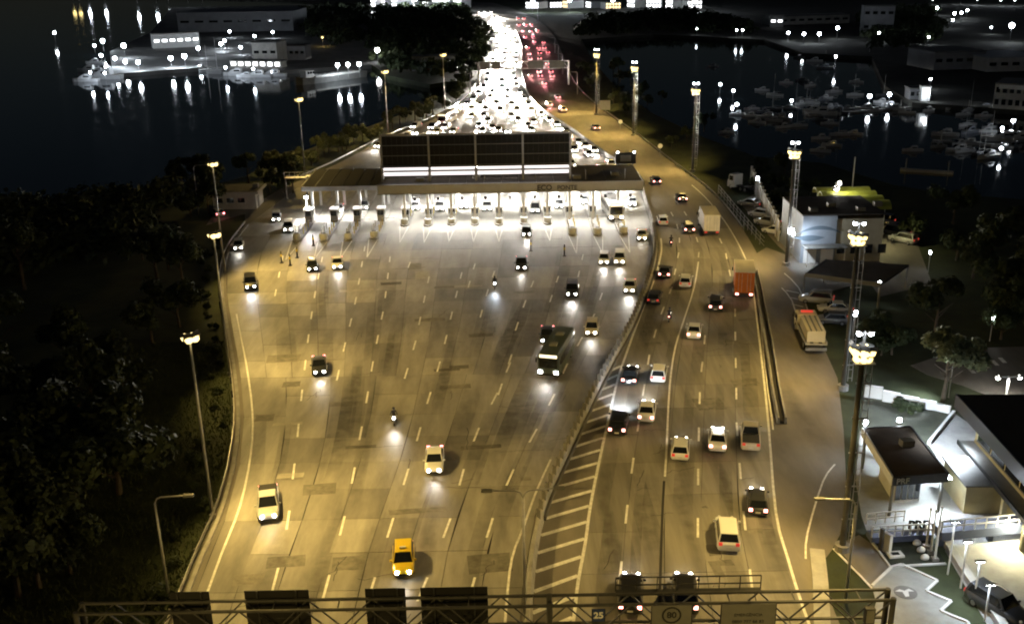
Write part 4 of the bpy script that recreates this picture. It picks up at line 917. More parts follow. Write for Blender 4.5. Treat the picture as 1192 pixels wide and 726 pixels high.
for i, (px, py) in enumerate(NOSE):
    p = at(px, py, .01); y_end = 203 if i > 3 else 205; L = y_end-p.y-1; dx = (at(px, py).x-(-2))*.0
    t = thing('toll_island', 'toll island with crash nose and guard posts, %s from the left' % ORD[i], 'toll island', (p.x, p.y+.6, .004), 0, 'toll islands')
    place('kerb_base', island_mesh(L), M_CONC, t)
    place('nose_cushion', nose_m, M_CUSH, t, (0, .1, 0)); place('nose_cap', nose_d, M_TRIM, t, (0, .1, 0))
    for k in range(6): place('guard_post', post_m, M_YEL if k % 2 else M_CUSH, t, (.55 if k % 2 else -.55, 2.2+k*1.1, .24))
    place('barrier_arm', arm_m, M_WHITE, t, (.3, 9, .24))
    yb_ = fy0+3.5-p.y-.6
    bt = thing('toll_booth', 'glazed toll booth under the canopy, %s from the left' % ORD[i], 'toll booth', (p.x, fy0+3.2, .25), 0, 'toll booths')
    place('booth_base', booth_b, M_BOOTH, bt); place('window_band', booth_g, M_GLASS, bt); place('window_frame', booth_f, M_WHITE, bt); place('booth_roof', booth_r, M_WHITE, bt)
    if i > 3:
        for yy in (1.2, 12): place('column', col_m, M_WHITE, CAN, (p.x, yy, 0))
        place('lane_signal', sig_m, M_TRIM, CAN, (p.x+2, -.3, ZF-3.1))
        place('light_panel', lite, M_LEDW, CAN, (p.x+2, 2.0, ZF+.2)); place('light_panel', lite, M_LEDW, CAN, (p.x+2, 9.5, ZF+.2))
        light('AREA', 'canopy_light', CAN, (p.x+2, 1.2, ZF+.05), 600, WHITE, (0, -.6, -1), size=2.2, size_y=1.5)
        light('AREA', 'canopy_light', CAN, (p.x+2, 12, ZF+.05), 1100, WHITE, (0, .5, -1), size=2.2, size_y=1.5)
    else:
        for yy in (.8, 9): place('column', col_m, M_WHITE, WING, (p.x-xW, yy, 0))
        place('light_panel', lite, M_LEDW, WING, (p.x-xW+2, 1.4, 5.05))
        light('AREA', 'canopy_light', WING, (p.x-xW+2, 1.2, 5.0), 650, WHITE, (-.1, -.6, -1), size=2.0, size_y=1.5)
    # converging paint lines ahead of the nose
    for sx in (-1, 1):
        B().ribbon([(p.x+sx*.75, p.y-.6), (p.x+(-.02 if p.x > 0 else .02)*0+(p.x*.012)*-1, p.y-11)], .16, ZP if p.y-11 < PLZ_END else .012).build('chevron_line', M_PAINT, plaza)
for k, x in enumerate([-16, -6, 3, 12, 19]):
    B().box((x, 4+k % 3*2.2, ZT+.1), (1.4, 1.1, .7)).build('roof_unit', M_GREY, CAN); B().bar((x+1.5, 3, ZT-.2), (x+1.5, 3, ZT+1.6), .08).build('antenna', M_STEEL, CAN)
# white lamp at the left end
p = at(357, 262); t = thing('white_floodlight', 'glaring white floodlight on a post at the left end of the toll canopy', 'floodlight', (p.x-.6, fy1-.6, 0)); hh = up(Vector((0, fy1-.6, 0)), 357, 228)
B().tube((0, 0, 0), (0, 0, hh), .14).build('post', M_WHITE, t); flood(t, (0, -.2, hh), (.3, -.6, -1), M_LED, .7); light('SPOT', 'lamp', t, (.1, -.5, hh-.3), 9000, WHITE, (.35, -.5, -1), 140, .7, .4)
# billboard standing on the roof
zb0 = ZT+.05; by = at(600, 208, zb0).y; bw = [at(x, 208, zb0).x for x in (447, 501, 554.5, 609, 664)]
zt0 = up(Vector((0, by, 0)), 555, 156); zp0 = up(Vector((0, by, 0)), 555, 192)
t = thing('billboard', 'huge black billboard seen from behind on top of the toll canopy', 'billboard', (0, by, zb0-.3))
for x in bw:
    B().bar((x, by, zb0-.3), (x, by, zt0+.1), .34).build('post', M_STEEL, t, world=True); B().bar((x, by+.1, zp0), (x, by+2.2, zb0-.3), .2).build('stay', M_DSTEEL, t, world=True)
for a, b in zip(bw, bw[1:]):
    for k in range(3):
        z0_, z1_ = zp0+(zt0-zp0)*k/3, zp0+(zt0-zp0)*(k+1)/3
        B().box(((a+b)/2, by+.25, (z0_+z1_)/2), (b-a-.1, .06, z1_-z0_-.08)).build('panel', M_SIGNB, t, world=True)
        B().bar((a, by+.1, z0_), (b, by+.1, z0_), .13).build('rail', M_GREY, t, world=True)
    for k in range(1, 9):
        x = a+(b-a)*k/9; B().bar((x, by+.17, zp0), (x, by+.17, zt0), .07).build('batten', M_DSTEEL, t, world=True)
B().bar((bw[0], by, zt0), (bw[-1], by, zt0), .3).build('top_rail', M_STEEL, t, world=True)
B().box(((bw[0]+bw[-1])/2, by-.3, zp0-.1), (bw[-1]-bw[0], .8, .08)).build('catwalk', M_GREY, t, world=True)
B().bar((bw[0], by-.1, zp0-1.0), (bw[-1], by-.1, zp0-1.0), .12).build('lower_rail', M_STEEL, t, world=True)
M_TUBE = mat('light_tube', (1, .97, .97), .4, emit=1.3, ecol=(1, .94, .95))
for a, b in zip(bw, bw[1:]):
    for zz in (zp0-.5, zp0-1.45): B().box(((a+b)/2, by+.35, zz), (b-a-.5, .25, .62)).build('light_tube', M_TUBE, t, world=True)
for px in (487, 593):
    x = bw[0]+(bw[-1]-bw[0])*(px-447)/217
    f_ = thing('billboard_floodlight', 'twin floodlight on the billboard top edge, %s one' % ('left' if px < 500 else 'right'), 'floodlight', (x, by-.2, zt0+.15), 0, 'billboard floodlights')
    B().box((0, .1, .06), (1.1, .1, .08)).build('bracket', M_STEEL, f_)
    for sx in (-.35, .35): flood(f_, (sx, -.15, .25), (0, -1, -.4), M_LEDW, .38)
# message sign on the canopy's right end
p = at(728, 192, ZT+.1); t = thing('message_sign', 'dark boxy message sign with two lamps on the right end of the canopy roof', 'sign', tuple(p))
B().box((0, 0, 1.3), (3.8, .5, 2.0)).build('cabinet', M_SIGNB, t)
for sx in (-1.4, 1.4): B().bar((sx, 0, 0), (sx, 0, .4), .2).build('leg', M_DSTEEL, t); flood(t, (sx*1.1, -.4, 2.6), (0, -.6, -1), M_LEDW, .42)
B().box((0, -.28, 1.3), (2.0, .05, 1.2)).build('display_panel', M_GREY, t)
# traffic cones, posts on the plaza
def delineator(px, py, lab, h=1.5):
    p = at(px, py, .056); t = thing('delineator_post', lab, 'post', tuple(p), 0, 'delineator posts')
    B().box((0, 0, .05), (.55, .55, .1)).build('foot', M_TRIM, t); B().tube((0, 0, .1), (0, 0, h), .13, .09).build('post', M_TRIM, t); B().tube((0, 0, h*.55), (0, 0, h*.75), .14, .12).build('band', M_YEL, t)
for i, (px, py) in enumerate([(657, 298), (618, 292), (328, 306), (338, 309), (346, 300), (365, 286)]):
    delineator(px, py, ['lone dark post on the right half of the plaza', 'dark post just above the dark pickup', 'dark post left one of three at the left plaza edge', 'dark post middle one of three at the left plaza edge', 'dark post right one of three at the left plaza edge', 'dark post below the second toll island from the left'][i], 1.9)
# small white building by the left edge
a_, b_ = at(249, 244), at(298, 244); w_ = b_.x-a_.x; yb_ = a_.y
t = thing('small_building', 'small white flat roofed building left of the toll plaza', 'building', (a_.x, yb_, 0))
B().box((w_/2, 3, 1.5), (w_, 6, 3)).build('wall', M_OFFW, t); B().box((w_/2, 3, 3.2), (w_+1.4, 7.4, .4)).build('roof', M_OFFW, t); B().box((w_/2, 3, 3.44), (w_+.8, 6.8, .08)).build('roof_membrane', M_DKCONC, t)
for k in range(3): f_ = B().box((1.2+k*2.1, -.03, 1.7), (1.3, .06, .9)).build('window', M_GLASS, t); B().box((1.2+k*2.1, -.07, 1.2), (1.5, .16, .1)).build('sill', M_WHITE, f_)
B().box((w_+.03, 2, 1.1), (.06, 1.1, 2.2)).build('door', M_GREY, t); B().box((w_-.5, 3, 3.9), (1, 1.2, .8)).build('roof_unit', M_GREY, t)
car(253, 251, 'hatch', 'silver', 'silver car parked in front of the small white building', 'plaza', lit=False, z=0, rz=.6)
o = B().prism(wpts([(240, 262), (280, 250), (310, 243), (345, 225), (336, 214), (296, 238), (250, 247)]), -.3, -.01).build('access_path', M_ASPH); tag(o, kind='structure')
# ================================================================== POLICE POST AND DEPOT ON THE RIGHT
def sheet(name, pxs, m, z=.0, th=.3):
    o = B().prism(wpts(pxs), z-th, z).build(name, m); tag(o, kind='structure'); return o
M_PAVE = mat('pale_paving', (.40, .40, .385), .85, noise=.28, nscale=.5); M_PAVE2 = mat('zigzag_paving', (.34, .345, .32), .85, noise=.2, nscale=.8)
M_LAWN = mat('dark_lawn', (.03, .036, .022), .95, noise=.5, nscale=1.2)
sheet('forecourt', [(1104, 551), (1081, 517), (1110, 480), (1140, 500), (1320, 640), (1320, 780), (1180, 780), (1100, 640), (1108, 600)], M_PAVE, -.012)
sheet('post_apron', [(1001, 500), (1040, 555), (1104, 550), (1108, 600), (1088, 626), (1012, 626), (1003, 600), (996, 560)], M_PAVE2, -.02)
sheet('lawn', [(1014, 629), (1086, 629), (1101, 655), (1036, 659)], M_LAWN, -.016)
sheet('side_drive', [(972, 634), (1000, 622), (1014, 632), (1036, 660), (1014, 682)], M_ASPH, -.008)
zig = wpts([(1015, 682), (1038, 660), (1050, 657), (1091, 676), (1078, 688), (1107, 700), (1095, 711), (1126, 724), (1150, 770), (1000, 770), (1020, 700)])
o = B().prism(zig, -.3, .03).build('zigzag_forecourt', M_PAVE2); tag(o, kind='structure')
for a, b in zip(zig[:8], zig[1:9]): B().wall([a, b], .22, .03, .12).build('edging', M_WHITE, o)
B().wall(wpts([(1014, 629), (1036, 659.5), (1101, 656)]), .2, -.02, .1).build('edging', M_WHITE, o)
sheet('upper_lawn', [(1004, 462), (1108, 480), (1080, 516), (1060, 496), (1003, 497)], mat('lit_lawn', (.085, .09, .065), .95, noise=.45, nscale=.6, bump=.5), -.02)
sheet('side_street', [(1080, 436), (1120, 448), (1300, 520), (1300, 400), (1120, 405), (1060, 425)], M_ASPH, -.02)
for k in range(5): B().ribbon([(p.x, p.y) for p in wpts([(1128+k*9, 428-k*3), (1134+k*9, 434-k*3)])], .5, -.012).build('crossing_bar', M_PAINT, bpy.data.objects['side_street'])
# emblem laid in the paving: a pale spread winged mark on a dark disc
p = at(1054, 689, .035); t = thing('paving_emblem', 'small pale winged emblem on a dark disc set in the zigzag paving', 'emblem', tuple(p))
B().tube((0, 0, 0), (0, 0, .012), .85, .85, 18).build('disc', M_GREY, t)
B().add([(-.75, .15, .018), (-.3, .4, .018), (0, .2, .018), (.4, .45, .018), (.7, .1, .018), (.25, .1, .018), (.1, -.5, .018), (-.2, -.55, .018), (-.2, .05, .018)], [(0, 8, 2, 1), (8, 7, 6, 5), (8, 5, 2), (2, 5, 4, 3)]).build('wings', M_WHITE, t)
# canopy of the post
ZR = 3.9; rq4 = [at(1004, 498, ZR), at(1060, 496, ZR), at(1104, 551, ZR), at(1039.5, 555.6, ZR)]
t = thing('police_canopy', 'brown flat roofed checkpoint canopy marked PRF beside the service road', 'canopy', (rq4[3].x, rq4[3].y, 0)); PC = t
B().prism(rq4, ZR-.12, ZR).build('roof', M_BRROOF, t, world=True)
cen = sum(rq4, Vector())/4
for i in range(4):
    a, b = rq4[i], rq4[(i+1) % 4]
    B().wall([a, b], .16, ZR-.75, ZR+.06).build('fascia', M_WHITE if i in (3,) else M_DSTEEL, t, world=True)
for i in range(4):
    c_ = rq4[i].lerp(cen, .1); B().tube((c_.x, c_.y, 0), (c_.x, c_.y, ZR-.1), .14).build('column', M_GREY, t, world=True)
fa_, fb_ = rq4[3], rq4[2]; fd = (fb_-fa_).normalized(); ang = math.atan2(fd.y, fd.x)
o = place('lettering', text_mesh('PRF', .72, .02, .01), M_TXT, t); o.location = fa_+fd*.85+Vector((0, 0, -.36))-Vector((rq4[3].x, rq4[3].y, 0))+Vector((fd.y, -fd.x, 0))*.12; o.rotation_euler = (PI/2, 0, ang)
off4 = [q.lerp(cen, .52) for q in rq4]
ob = thing('police_office', 'small grey office with glass front under the brown PRF canopy', 'building', (off4[3].x, off4[3].y, 0))
B().prism(off4, 0, 2.9).build('wall', M_OFFW, ob, world=True)
f0, f1 = off4[3], off4[2]
for k in range(4):
    a = f0.lerp(f1, (k+.1)/4); b = f0.lerp(f1, (k+.9)/4); nn = Vector((fd.y, -fd.x, 0))*.03
    B().slab([a+nn+Vector((0, 0, .3-ZR)), b+nn+Vector((0, 0, .3-ZR)), b+nn+Vector((0, 0, 2.4-ZR)), a+nn+Vector((0, 0, 2.4-ZR))], .03).build('window', M_GLASS, ob, world=True)
# lights of the post
def wall_lamp(px, py, z, lab, power, aim, m=M_LED, col=COOL, s=.5, cone=140):
    p = at(px, py, z); t = thing('lamp_post', lab, 'lamp post', (p.x, p.y, 0), 0); B().tube((0, 0, 0), (0, 0, z), .07).build('post', M_STEEL, t); flood(t, (0, 0, z), aim, m, s)
    B().ball((0, 0, z+s*.3), s*.55, 10, 6).build('globe', m, t)
    light('SPOT', 'lamp', t, (aim[0]*.5, aim[1]*.5, z-.4), power, col, aim, cone, .7, .2)
wall_lamp(1047, 490, 4.1, 'star bright white lamp behind the brown PRF canopy roof', 12000, (.55, .7, -1), s=.42, cone=118)
wall_lamp(1008, 492, 4.2, 'small white lamp at the corner of the brown PRF canopy', 350, (-.4, -.2, -1), s=.35)
B().box(tuple(cen+Vector((.6, .8, .35))), (1.1, .8, .6), ang).build('roof_unit', M_GREY, PC, world=True)
light('SPOT', 'lamp', PC, tuple(rq4[2].lerp(cen, .12)-Vector((rq4[3].x, rq4[3].y, .8))), 9000, COOL, (-.25, -1, -.75), 150, .8, .3)
B().box(tuple(rq4[2].lerp(cen, .12)+Vector((0, 0, -.68))), (1.6, .5, .12), ang).build('light_panel', M_LED, PC, world=True)
wall_lamp(1111, 412, 5, 'white street lamp among the pale lit tree', 9000, (-.9, -.1, -.35), s=.4)
p = at(1170, 466); hh = up(p, 1170, 438); t = thing('twin_lamp', 'twin headed white lamp post behind the yellow building', 'lamp post', tuple(p))
B().tube((0, 0, 0), (0, 0, hh), .12).build('post', M_WHITE, t)
for sx in (-1, 1): B().bar((0, 0, hh-.1), (sx*1.0, 0, hh), .1).build('arm', M_WHITE, t); flood(t, (sx*1.1, 0, hh), (sx*.3, -.2, -1), M_LEDW, .5)
light('SPOT', 'lamp', t, (0, -.3, hh-.4), 1400, WHITE, (-.3, .3, -1), 150, .7, .3)
# walkways with white railings
def railing(root, a, b, z, n, h=1.0):
    for zz in (z+.5, z+h): B().bar((a.x, a.y, zz), (b.x, b.y, zz), .09).build('handrail', M_WHITE, root, world=True)
    for k in range(n+1):
        q = a.lerp(b, k/n); B().bar((q.x, q.y, z), (q.x, q.y, z+h), .08).build('railing_post', M_WHITE, root, world=True)
M_BLUE = mat('blue_grey_side', (.10, .12, .19), .6, noise=.15, nscale=1)
for i, (a, b, z, w_, lab) in enumerate([((1015, 626), (1086, 622), .5, 1.2, 'white railed ramp landing in front of the police post'), ((1096, 620), (1300, 600), 1.5, 1.6, 'white railed footbridge running to the yellow building')]):
    A, C = at(*a, z), at(*b, z); t = thing('walkway', lab, 'walkway', (A.x, A.y, 0))
    B().wall([A+Vector((0, .5*w_, 0)), C+Vector((0, .5*w_, 0))], w_, z-.75 if i else 0, z).build('deck', M_BLUE, t, world=True)
    railing(t, A+Vector((0, .1, 0)), C+Vector((0, .1, 0)), z, 8 if i == 0 else 16)
    if i == 0: railing(t, at(1008, 610, z), at(1052, 606, z), z, 4)
    if i:
        for u in (.02, .3): q = A.lerp(C, u); B().bar((q.x, q.y+.6, 0), (q.x, q.y+.6, z-.7), .4).build('pier', M_BLUE, t, world=True)
A = at(1068, 617, .5); t = thing('letter_sign', 'free standing dark letters PRF on the railing landing', 'sign', (A.x, A.y, .5)); B().box((0, .1, .05), (2.2, .3, .1)).build('plinth', M_OFFW, t)
o = place('lettering', text_mesh('PRF', 1.05, .05, .03), M_TXTD, t, (0, 0, .52), (PI/2, 0, 0))
t = thing('totem_sign', 'tilted white slab monument on the dark lawn', 'monument', tuple(at(1030, 641)), .5); B().prism([(-.15, -.5), (.15, -.5), (.15, .5), (-.15, .5)], 0, 1.7).build('slab', M_WHITE, t); B().box((-.3, .2, 1.0), (.2, .3, 2.1)).build('pillar', M_DKCONC, t)
t = thing('memorial_plate', 'flat white frame with dark centre beside the monument', 'plaque', tuple(at(1042, 646)), .1); B().box((0, 0, .08), (1.2, .8, .16)).build('frame', M_WHITE, t); B().box((0, 0, .17), (.6, .35, .04)).build('plaque_face', M_GLASS, t)
for i, (px, py) in enumerate([(1067, 633), (1072, 641), (1076.5, 650)]):
    t = thing('round_stone', ['white painted stone on the dark lawn, farthest of three', 'white painted stone on the dark lawn, middle of three', 'white painted stone on the dark lawn, nearest of three'][i], 'stone', tuple(at(px, py, -.02)), 0, 'white stones on the lawn')
    b = B().ball((0, 0, .12), .3, 10, 5); b.v = [(x*1.2+.04*math.sin(5*y), y*.9, max(0, z)) for x, y, z in b.v]; b.build('stone', M_WHITE, t, True)
for i, (px, py, tx_, ty_) in enumerate([(1078, 636, 1082, 592), (1083, 643, 1087, 594), (1088, 651, 1092, 590)]):
    p = at(px, py); t = thing('flag_pole', ['bare white flag pole, farthest of three by the lawn', 'bare white flag pole, middle of three by the lawn', 'bare white flag pole, nearest of three by the lawn'][i], 'flag pole', tuple(p), 0, 'flag poles')
    hh = up(p, tx_, ty_); B().tube((0, 0, 0), (0, 0, hh), .1, .06).build('pole', M_WHITE, t); B().ball((0, 0, hh), .12, 8, 4).build('finial', M_WHITE, t); B().box((0, 0, .1), (.5, .5, .2)).build('plinth', M_CONC, t)
WL = wpts([(1096, 626), (1110, 650), (1128, 678), (1150, 708), (1185, 760)]); t = thing('boundary_wall', 'low pale boundary wall running down between paving and forecourt', 'wall', tuple(WL[0]))
B().wall(WL, .5, 0, .55).build('wall', mat('lilac_wall', (.36, .36, .42), .8, noise=.2, nscale=1), t, world=True); B().wall(WL, .62, .55, .65).build('coping', M_OFFW, t, world=True)
for i, (px, py, ty_) in enumerate([(1103, 668, 607), (1118, 684, 630), (1133, 704, 653), (1146, 722, 680)]):
    p = at(px, py); hh = up(p, px+4, ty_); t = thing('bollard_lamp', 'slim T topped lamp post by the boundary wall, %s from the footbridge' % ORD[i], 'lamp post', tuple(p), 0, 'slim lamp posts')
    B().tube((0, 0, 0), (0, 0, hh), .07).build('post', M_WHITE, t); B().box((0, 0, hh+.04), (.75, .2, .1)).build('lamp_head', M_GREY, t); B().box((0, 0, hh-.03), (.6, .14, .03)).build('lens', M_LED, t); light('SPOT', 'lamp', t, (-.25, 0, hh-.1), 420, COOL, (-.5, -.2, -1), 150, .7, .15)  # lens and spot under each head are added to brighten the zigzag paving
# stepped white wall
st = [(1006, 461, 1027, 464), (1027, 466, 1047, 470), (1047, 470, 1069, 474), (1069, 474, 1090, 477), (1090, 477, 1106, 481)]
t = thing('stepped_wall', 'white retaining wall stepping down above the lit lawn', 'wall', tuple(at(1006, 461)))
for k, q in enumerate(st):
    a, b = at(q[0], q[1]), at(q[2], q[3]); B().wall([a, b-(b-a)*.02], .3, -.05, 1.35-.14*k).build('panel', M_WHITE, t, world=True)
# ramp wall edge
t = thing('ramp_kerb', 'pale kerb line beside the bright forecourt slope', 'kerb', tuple(at(1081, 517))); B().wall(wpts([(1081, 517), (1110, 481)]), .3, -.02, .35).build('kerb', M_WHITE, t, world=True)
# yellow building with dark roof at the right edge
ZB = 7.0; a_, b_ = at(1113, 459, ZB), at(1192, 545, ZB); u_ = (b_-a_); u_.z = 0; u_.normalize(); v_ = Vector((-u_.y, u_.x, 0)); v_ = v_ if v_.x > 0 else -v_
YB = thing('yellow_building', 'cream yellow office block with overhanging black roof at the right edge', 'building', (a_.x, a_.y, 0))
def LP(u, v, z): return Vector((a_.x, a_.y, 0))+u_*u+v_*v+Vector((0, 0, z))
def lbox(name, u0, u1, v0, v1, z0, z1, m, parent=YB):
    q = [LP(u0, v0, 0), LP(u1, v0, 0), LP(u1, v1, 0), LP(u0, v1, 0)]
    return B().prism(q, z0, z1).build(name, m, parent, world=True)
lbox('roof', 0, 30, 0, 22, 5.9, ZB, mat('black_roof', (.012, .012, .014), .7, noise=.3, nscale=.5)); lbox('roof_edge', -.02, 30.02, -.04, .1, 5.75, ZB+.05, mat('roof_edge_metal', (.08, .085, .11), .35, .3))
lbox('wall', 1.5, 29, 1.6, 21, 0, 5.9, M_CREAM)
for k in range(9):
    w0 = 2.2+k*2.9; f_ = lbox('window', w0, w0+2.6, 1.53, 1.62, 3.5, 5.0, M_GLASS); lbox('frame', w0-.08, w0+2.68, 1.5, 1.58, 3.38, 3.5, M_GREY, f_)
lbox('awning', 1.2, 24, .3, 1.6, 2.75, 2.95, M_GREY); lbox('awning_edge', 1.1, 24, .2, .32, 2.6, 3.0, M_DSTEEL)
lbox('porch', 4, 9, -1.9, 1.55, 0, 2.6, M_CREAM); lbox('porch_roof', 3.8, 9.2, -2.1, 1.5, 2.6, 2.74, M_GREY)
for k in range(4): lbox('column', 10.5+k*4, 10.9+k*4, .4, .8, 0, 2.6, M_CREAM)
light('SPOT', 'lamp', YB, tuple(u_*14+v_*.4+Vector((0, 0, 2.5))), 3800, (1, .9, .55), (u_*.2-v_*.6)[:2]+(-1,), 155, .7, .3)
light('SPOT', 'lamp', YB, tuple(u_*3-v_*.8+Vector((0, 0, 5.5))), 6000, COOL, (-.35, -.15, -1), 118, .6, .3)
lbox('light_panel', 13.6, 14.4, .5, 1.0, 2.52, 2.58, M_LEDW)
lbox('light_panel', 2.6, 3.4, .3, .8, 5.6, 5.7, M_LED)
# low flat canopy and vehicles behind the tow truck
lr = [at(938, 318, 3.6), at(962, 302, 3.6), at(1058, 308, 3.6), at(1026, 330, 3.6)]
t = thing('carport', 'low dark flat roof on posts between depot and tow truck', 'carport', (lr[0].x, lr[0].y, 0)); B().prism(lr, 3.3, 3.6).build('roof', M_ROOF, t, world=True)
for a, b in ((3, 0), (0, 1)): B().wall([lr[a], lr[b]], .15, 3.1, 3.68).build('fascia', M_GREY, t, world=True)
for q in lr: B().tube((q.x, q.y+.3, 0), (q.x, q.y+.3, 3.3), .12).build('column', M_GREY, t, world=True)
car(950, 352, 'suv', 'silver', 'silver car half under the low flat carport roof', 'road', lit=False, tail=M_TLD, z=0, rz=1.2)
car(972, 363, 'sedan', 'white', 'white car parked crosswise behind the tow truck', 'road', lit=False, tail=M_TLD, z=0, rz=1.35)
car(968, 376, 'hatch', 'grey', 'grey car parked crosswise right of the tow truck bed', 'road', lit=False, tail=M_TLD, z=0, rz=1.35)
wall_lamp(1024, 330, 3.4, 'lone small white lamp in the dark right of the carport', 60, (0, -.2, -1), s=.4)
wall_lamp(996, 365, 4.5, 'small white lamp left of the dark trees beside the second mast', 120, (-.5, -.2, -1), s=.45)
wall_lamp(1156, 370, 3, 'faint small lamp among the dark trees on the right', 30, (0, 0, -1), s=.3)
wall_lamp(1083, 294, 3, 'faint small lamp at the right end of the depot yard', 40, (0, 0, -1), s=.3)
wall_lamp(921, 271, 5.5, 'glaring cold white lamp at the front of the blue depot', 2600, (.9, .25, -.6), s=.85, cone=150)
# depot
A, C = at(931, 306), at(1018, 299); hh = up(A, 926, 252); t = thing('depot', 'blue white depot shed with a wave logo beside the service road mouth', 'building', (A.x, A.y, 0)); DP = t
dw = C.x-A.x; dd = 12
M_DEPOT = mat('depot_wall', (.30, .34, .39), .7, noise=.2, nscale=.4)
B().box((dw*.21, dd/2, hh/2), (dw*.42, dd, hh)).build('wall', M_DEPOT, t); B().box((dw*.71, dd/2+.3, hh*.46), (dw*.58, dd, hh*.92)).build('annex', mat('annex_wall', (.40, .36, .26), .75, noise=.25, nscale=.5), t)
for k in range(6): B().box((dw*.5, dd*(k+.5)/6, hh+.12), (dw+.3, dd/6-.05, .16)).build('roof_sheet', M_ROOF, t)
n = 16; arc = []
lg = B(); cx, cz = dw*.2, hh*.62
for i in range(n+1):
    u = i/n; x = cx-3.2+6.8*u; zt2 = cz+1.0*math.sin(PI*u)**.8+.9*u*(1-u)*1.2; wd = .55*math.sin(PI*u)+.03
    lg.v += [(x, -.04, zt2), (x, -.04, zt2-wd)]
lg.f = [(2*i, 2*i+1, 2*i+3, 2*i+2) for i in range(n)]; lg.build('wave_logo', mat('logo_slate', (.12, .16, .20), .6), t)
lg = B()
for i in range(n+1):
    u = i/n; x = cx-3.6+4.6*u; wd = .6*math.sin(PI*u)+.02; zz = cz-.55-.25*math.sin(PI*u)
    lg.v += [(x, -.04, zz+wd), (x, -.04, zz-wd*.5)]
lg.f = [(2*i, 2*i+1, 2*i+3, 2*i+2) for i in range(n)]; lg.build('wave_logo', MATS['logo_slate'], t)
for k in range(2): B().box((1.4+k*2.6, -.05, 1.3), (1.9, .1, 2.6)).build('roller_door', M_WHITE, t)
B().box((3.2, -1.2, 2.9), (6.4, 2.4, .14)).build('porch_roof', M_GREY, t); B().box((.4, -2.2, 1.4), (.12, .12, 2.9)).build('porch_post', M_WHITE, t); B().box((6, -2.2, 1.4), (.12, .12, 2.9)).build('porch_post', M_WHITE, t)
for k in range(4): B().box((dw*.5+k*2.1, .1+.15, 2.0), (1.2, .12, 1.4)).build('window', M_GLASS, t)
for k in range(4): B().box((2+k*3.6, 2+k % 2*3, hh+.5), (1.2, 1.0, .7)).build('roof_unit', M_GREY, DP)
# rounded shells behind the depot
p = at(998, 236, 7); M_LIME = mat('lime_shell', (.38, .40, .06), .5, noise=.2, nscale=1)
for k in range(4):
    s_ = thing('canopy_shell', 'rounded yellow green canopy shell behind the depot, %s from the front' % ORD[k], 'canopy', (p.x-4, p.y+k*3.2, 0), 0, 'yellow green canopy shells')
    r_ = 1.5; prof = [(r_*math.cos(a), 1.2*math.sin(a)) for a in [PI*j/8 for j in range(9)]]
    B().loft([[(x, yy, zz+6.2) for yy, zz in prof]+[(x, yy*.94, zz*.94+6.18) for yy, zz in prof[::-1]] for x in (0, 1, 9)]).build('shell', M_LIME, s_)
    for x in (.5, 8.5): B().tube((x, 0, 0), (x, 0, 7.3), .1).build('post', M_STEEL, s_)
p = at(978, 240, 5); t = thing('yard_lamp', 'white glowing floodlight left of the yellow green shells', 'floodlight', (p.x-1, p.y, 2.6)); B().tube((0, 0, -2.6), (0, 0, 5.5), .1).build('post', M_STEEL, t)
flood(t, (0, 0, 5.6), (.6, -.3, -1), M_LEDW, .9); flood(t, (.5, .3, 6.3), (.6, -.3, -1), M_LEDW, .7); light('SPOT', 'lamp', t, (.4, -.2, 6.8), 1400, (1, .97, .75), (.8, .1, -.5), 160, .7, .3)
p = at(1020, 262, 4.5); light('SPOT', 'lamp', DP, (dw+1, 8, 5), 1500, (1, .9, .45), (.5, -.5, -1), 150, .7, .3); flood(DP, (dw+.6, 8, 5.2), (.5, -.3, -1), M_SOD, .4)
sheet('depot_yard', [(880, 225), (1060, 262), (1085, 330), (1024, 345), (1000, 310), (930, 308), (905, 285), (860, 235)], M_ASPH, -.02)
# flag mast
p = at(989, 250); t = thing('tall_pole', 'single tall white pole rising behind the depot', 'pole', tuple(p)); B().tube((0, 0, 0), (0, 0, up(p, 990, 183)), .16, .1).build('pole', M_WHITE, t); B().box((0, 0, .2), (.8, .8, .4)).build('base', M_CONC, t)
# yard wall
a, b = at(874, 214), Vector((A.x-.2, A.y+12.2, 0)); t = thing('yard_wall', 'long pale panelled yard wall running up from the depot', 'wall', tuple(a)); n = 14
for k in range(n):
    q0, q1 = a.lerp(b, (k+.02)/n), a.lerp(b, (k+.98)/n)
    B().wall([q0, q1], .22, 0, 3.4).build('panel', M_OFFW if k % 2 else M_CONC, t, world=True)
    m_ = q0.lerp(q1, .5); B().wall([q0, q0+(q1-q0)*.06], .5, 0, 3.7).build('pilaster', M_OFFW, t, world=True)
wall_lamp(882, 208, 4.0, 'small bracket lamp at the top end of the yard wall', 160, (-.6, -.5, -1), s=.5)
fpts = smooth(wpts([(836, 226), (862, 258), (889, 290)]), 3); t = thing('mesh_fence', 'dark mesh fence between parked cars and the carriageway shoulder', 'fence', tuple(fpts[0]))
for p_, d_ in along(fpts, 3): B().bar((p_.x, p_.y, 0), (p_.x, p_.y, 1.9), .09).build('post', M_STEEL, t, world=True)
for zz in (.6, 1.2, 1.85): B().wall(fpts, .05, zz-.03, zz+.03).build('rail', M_STEEL, t, world=True)

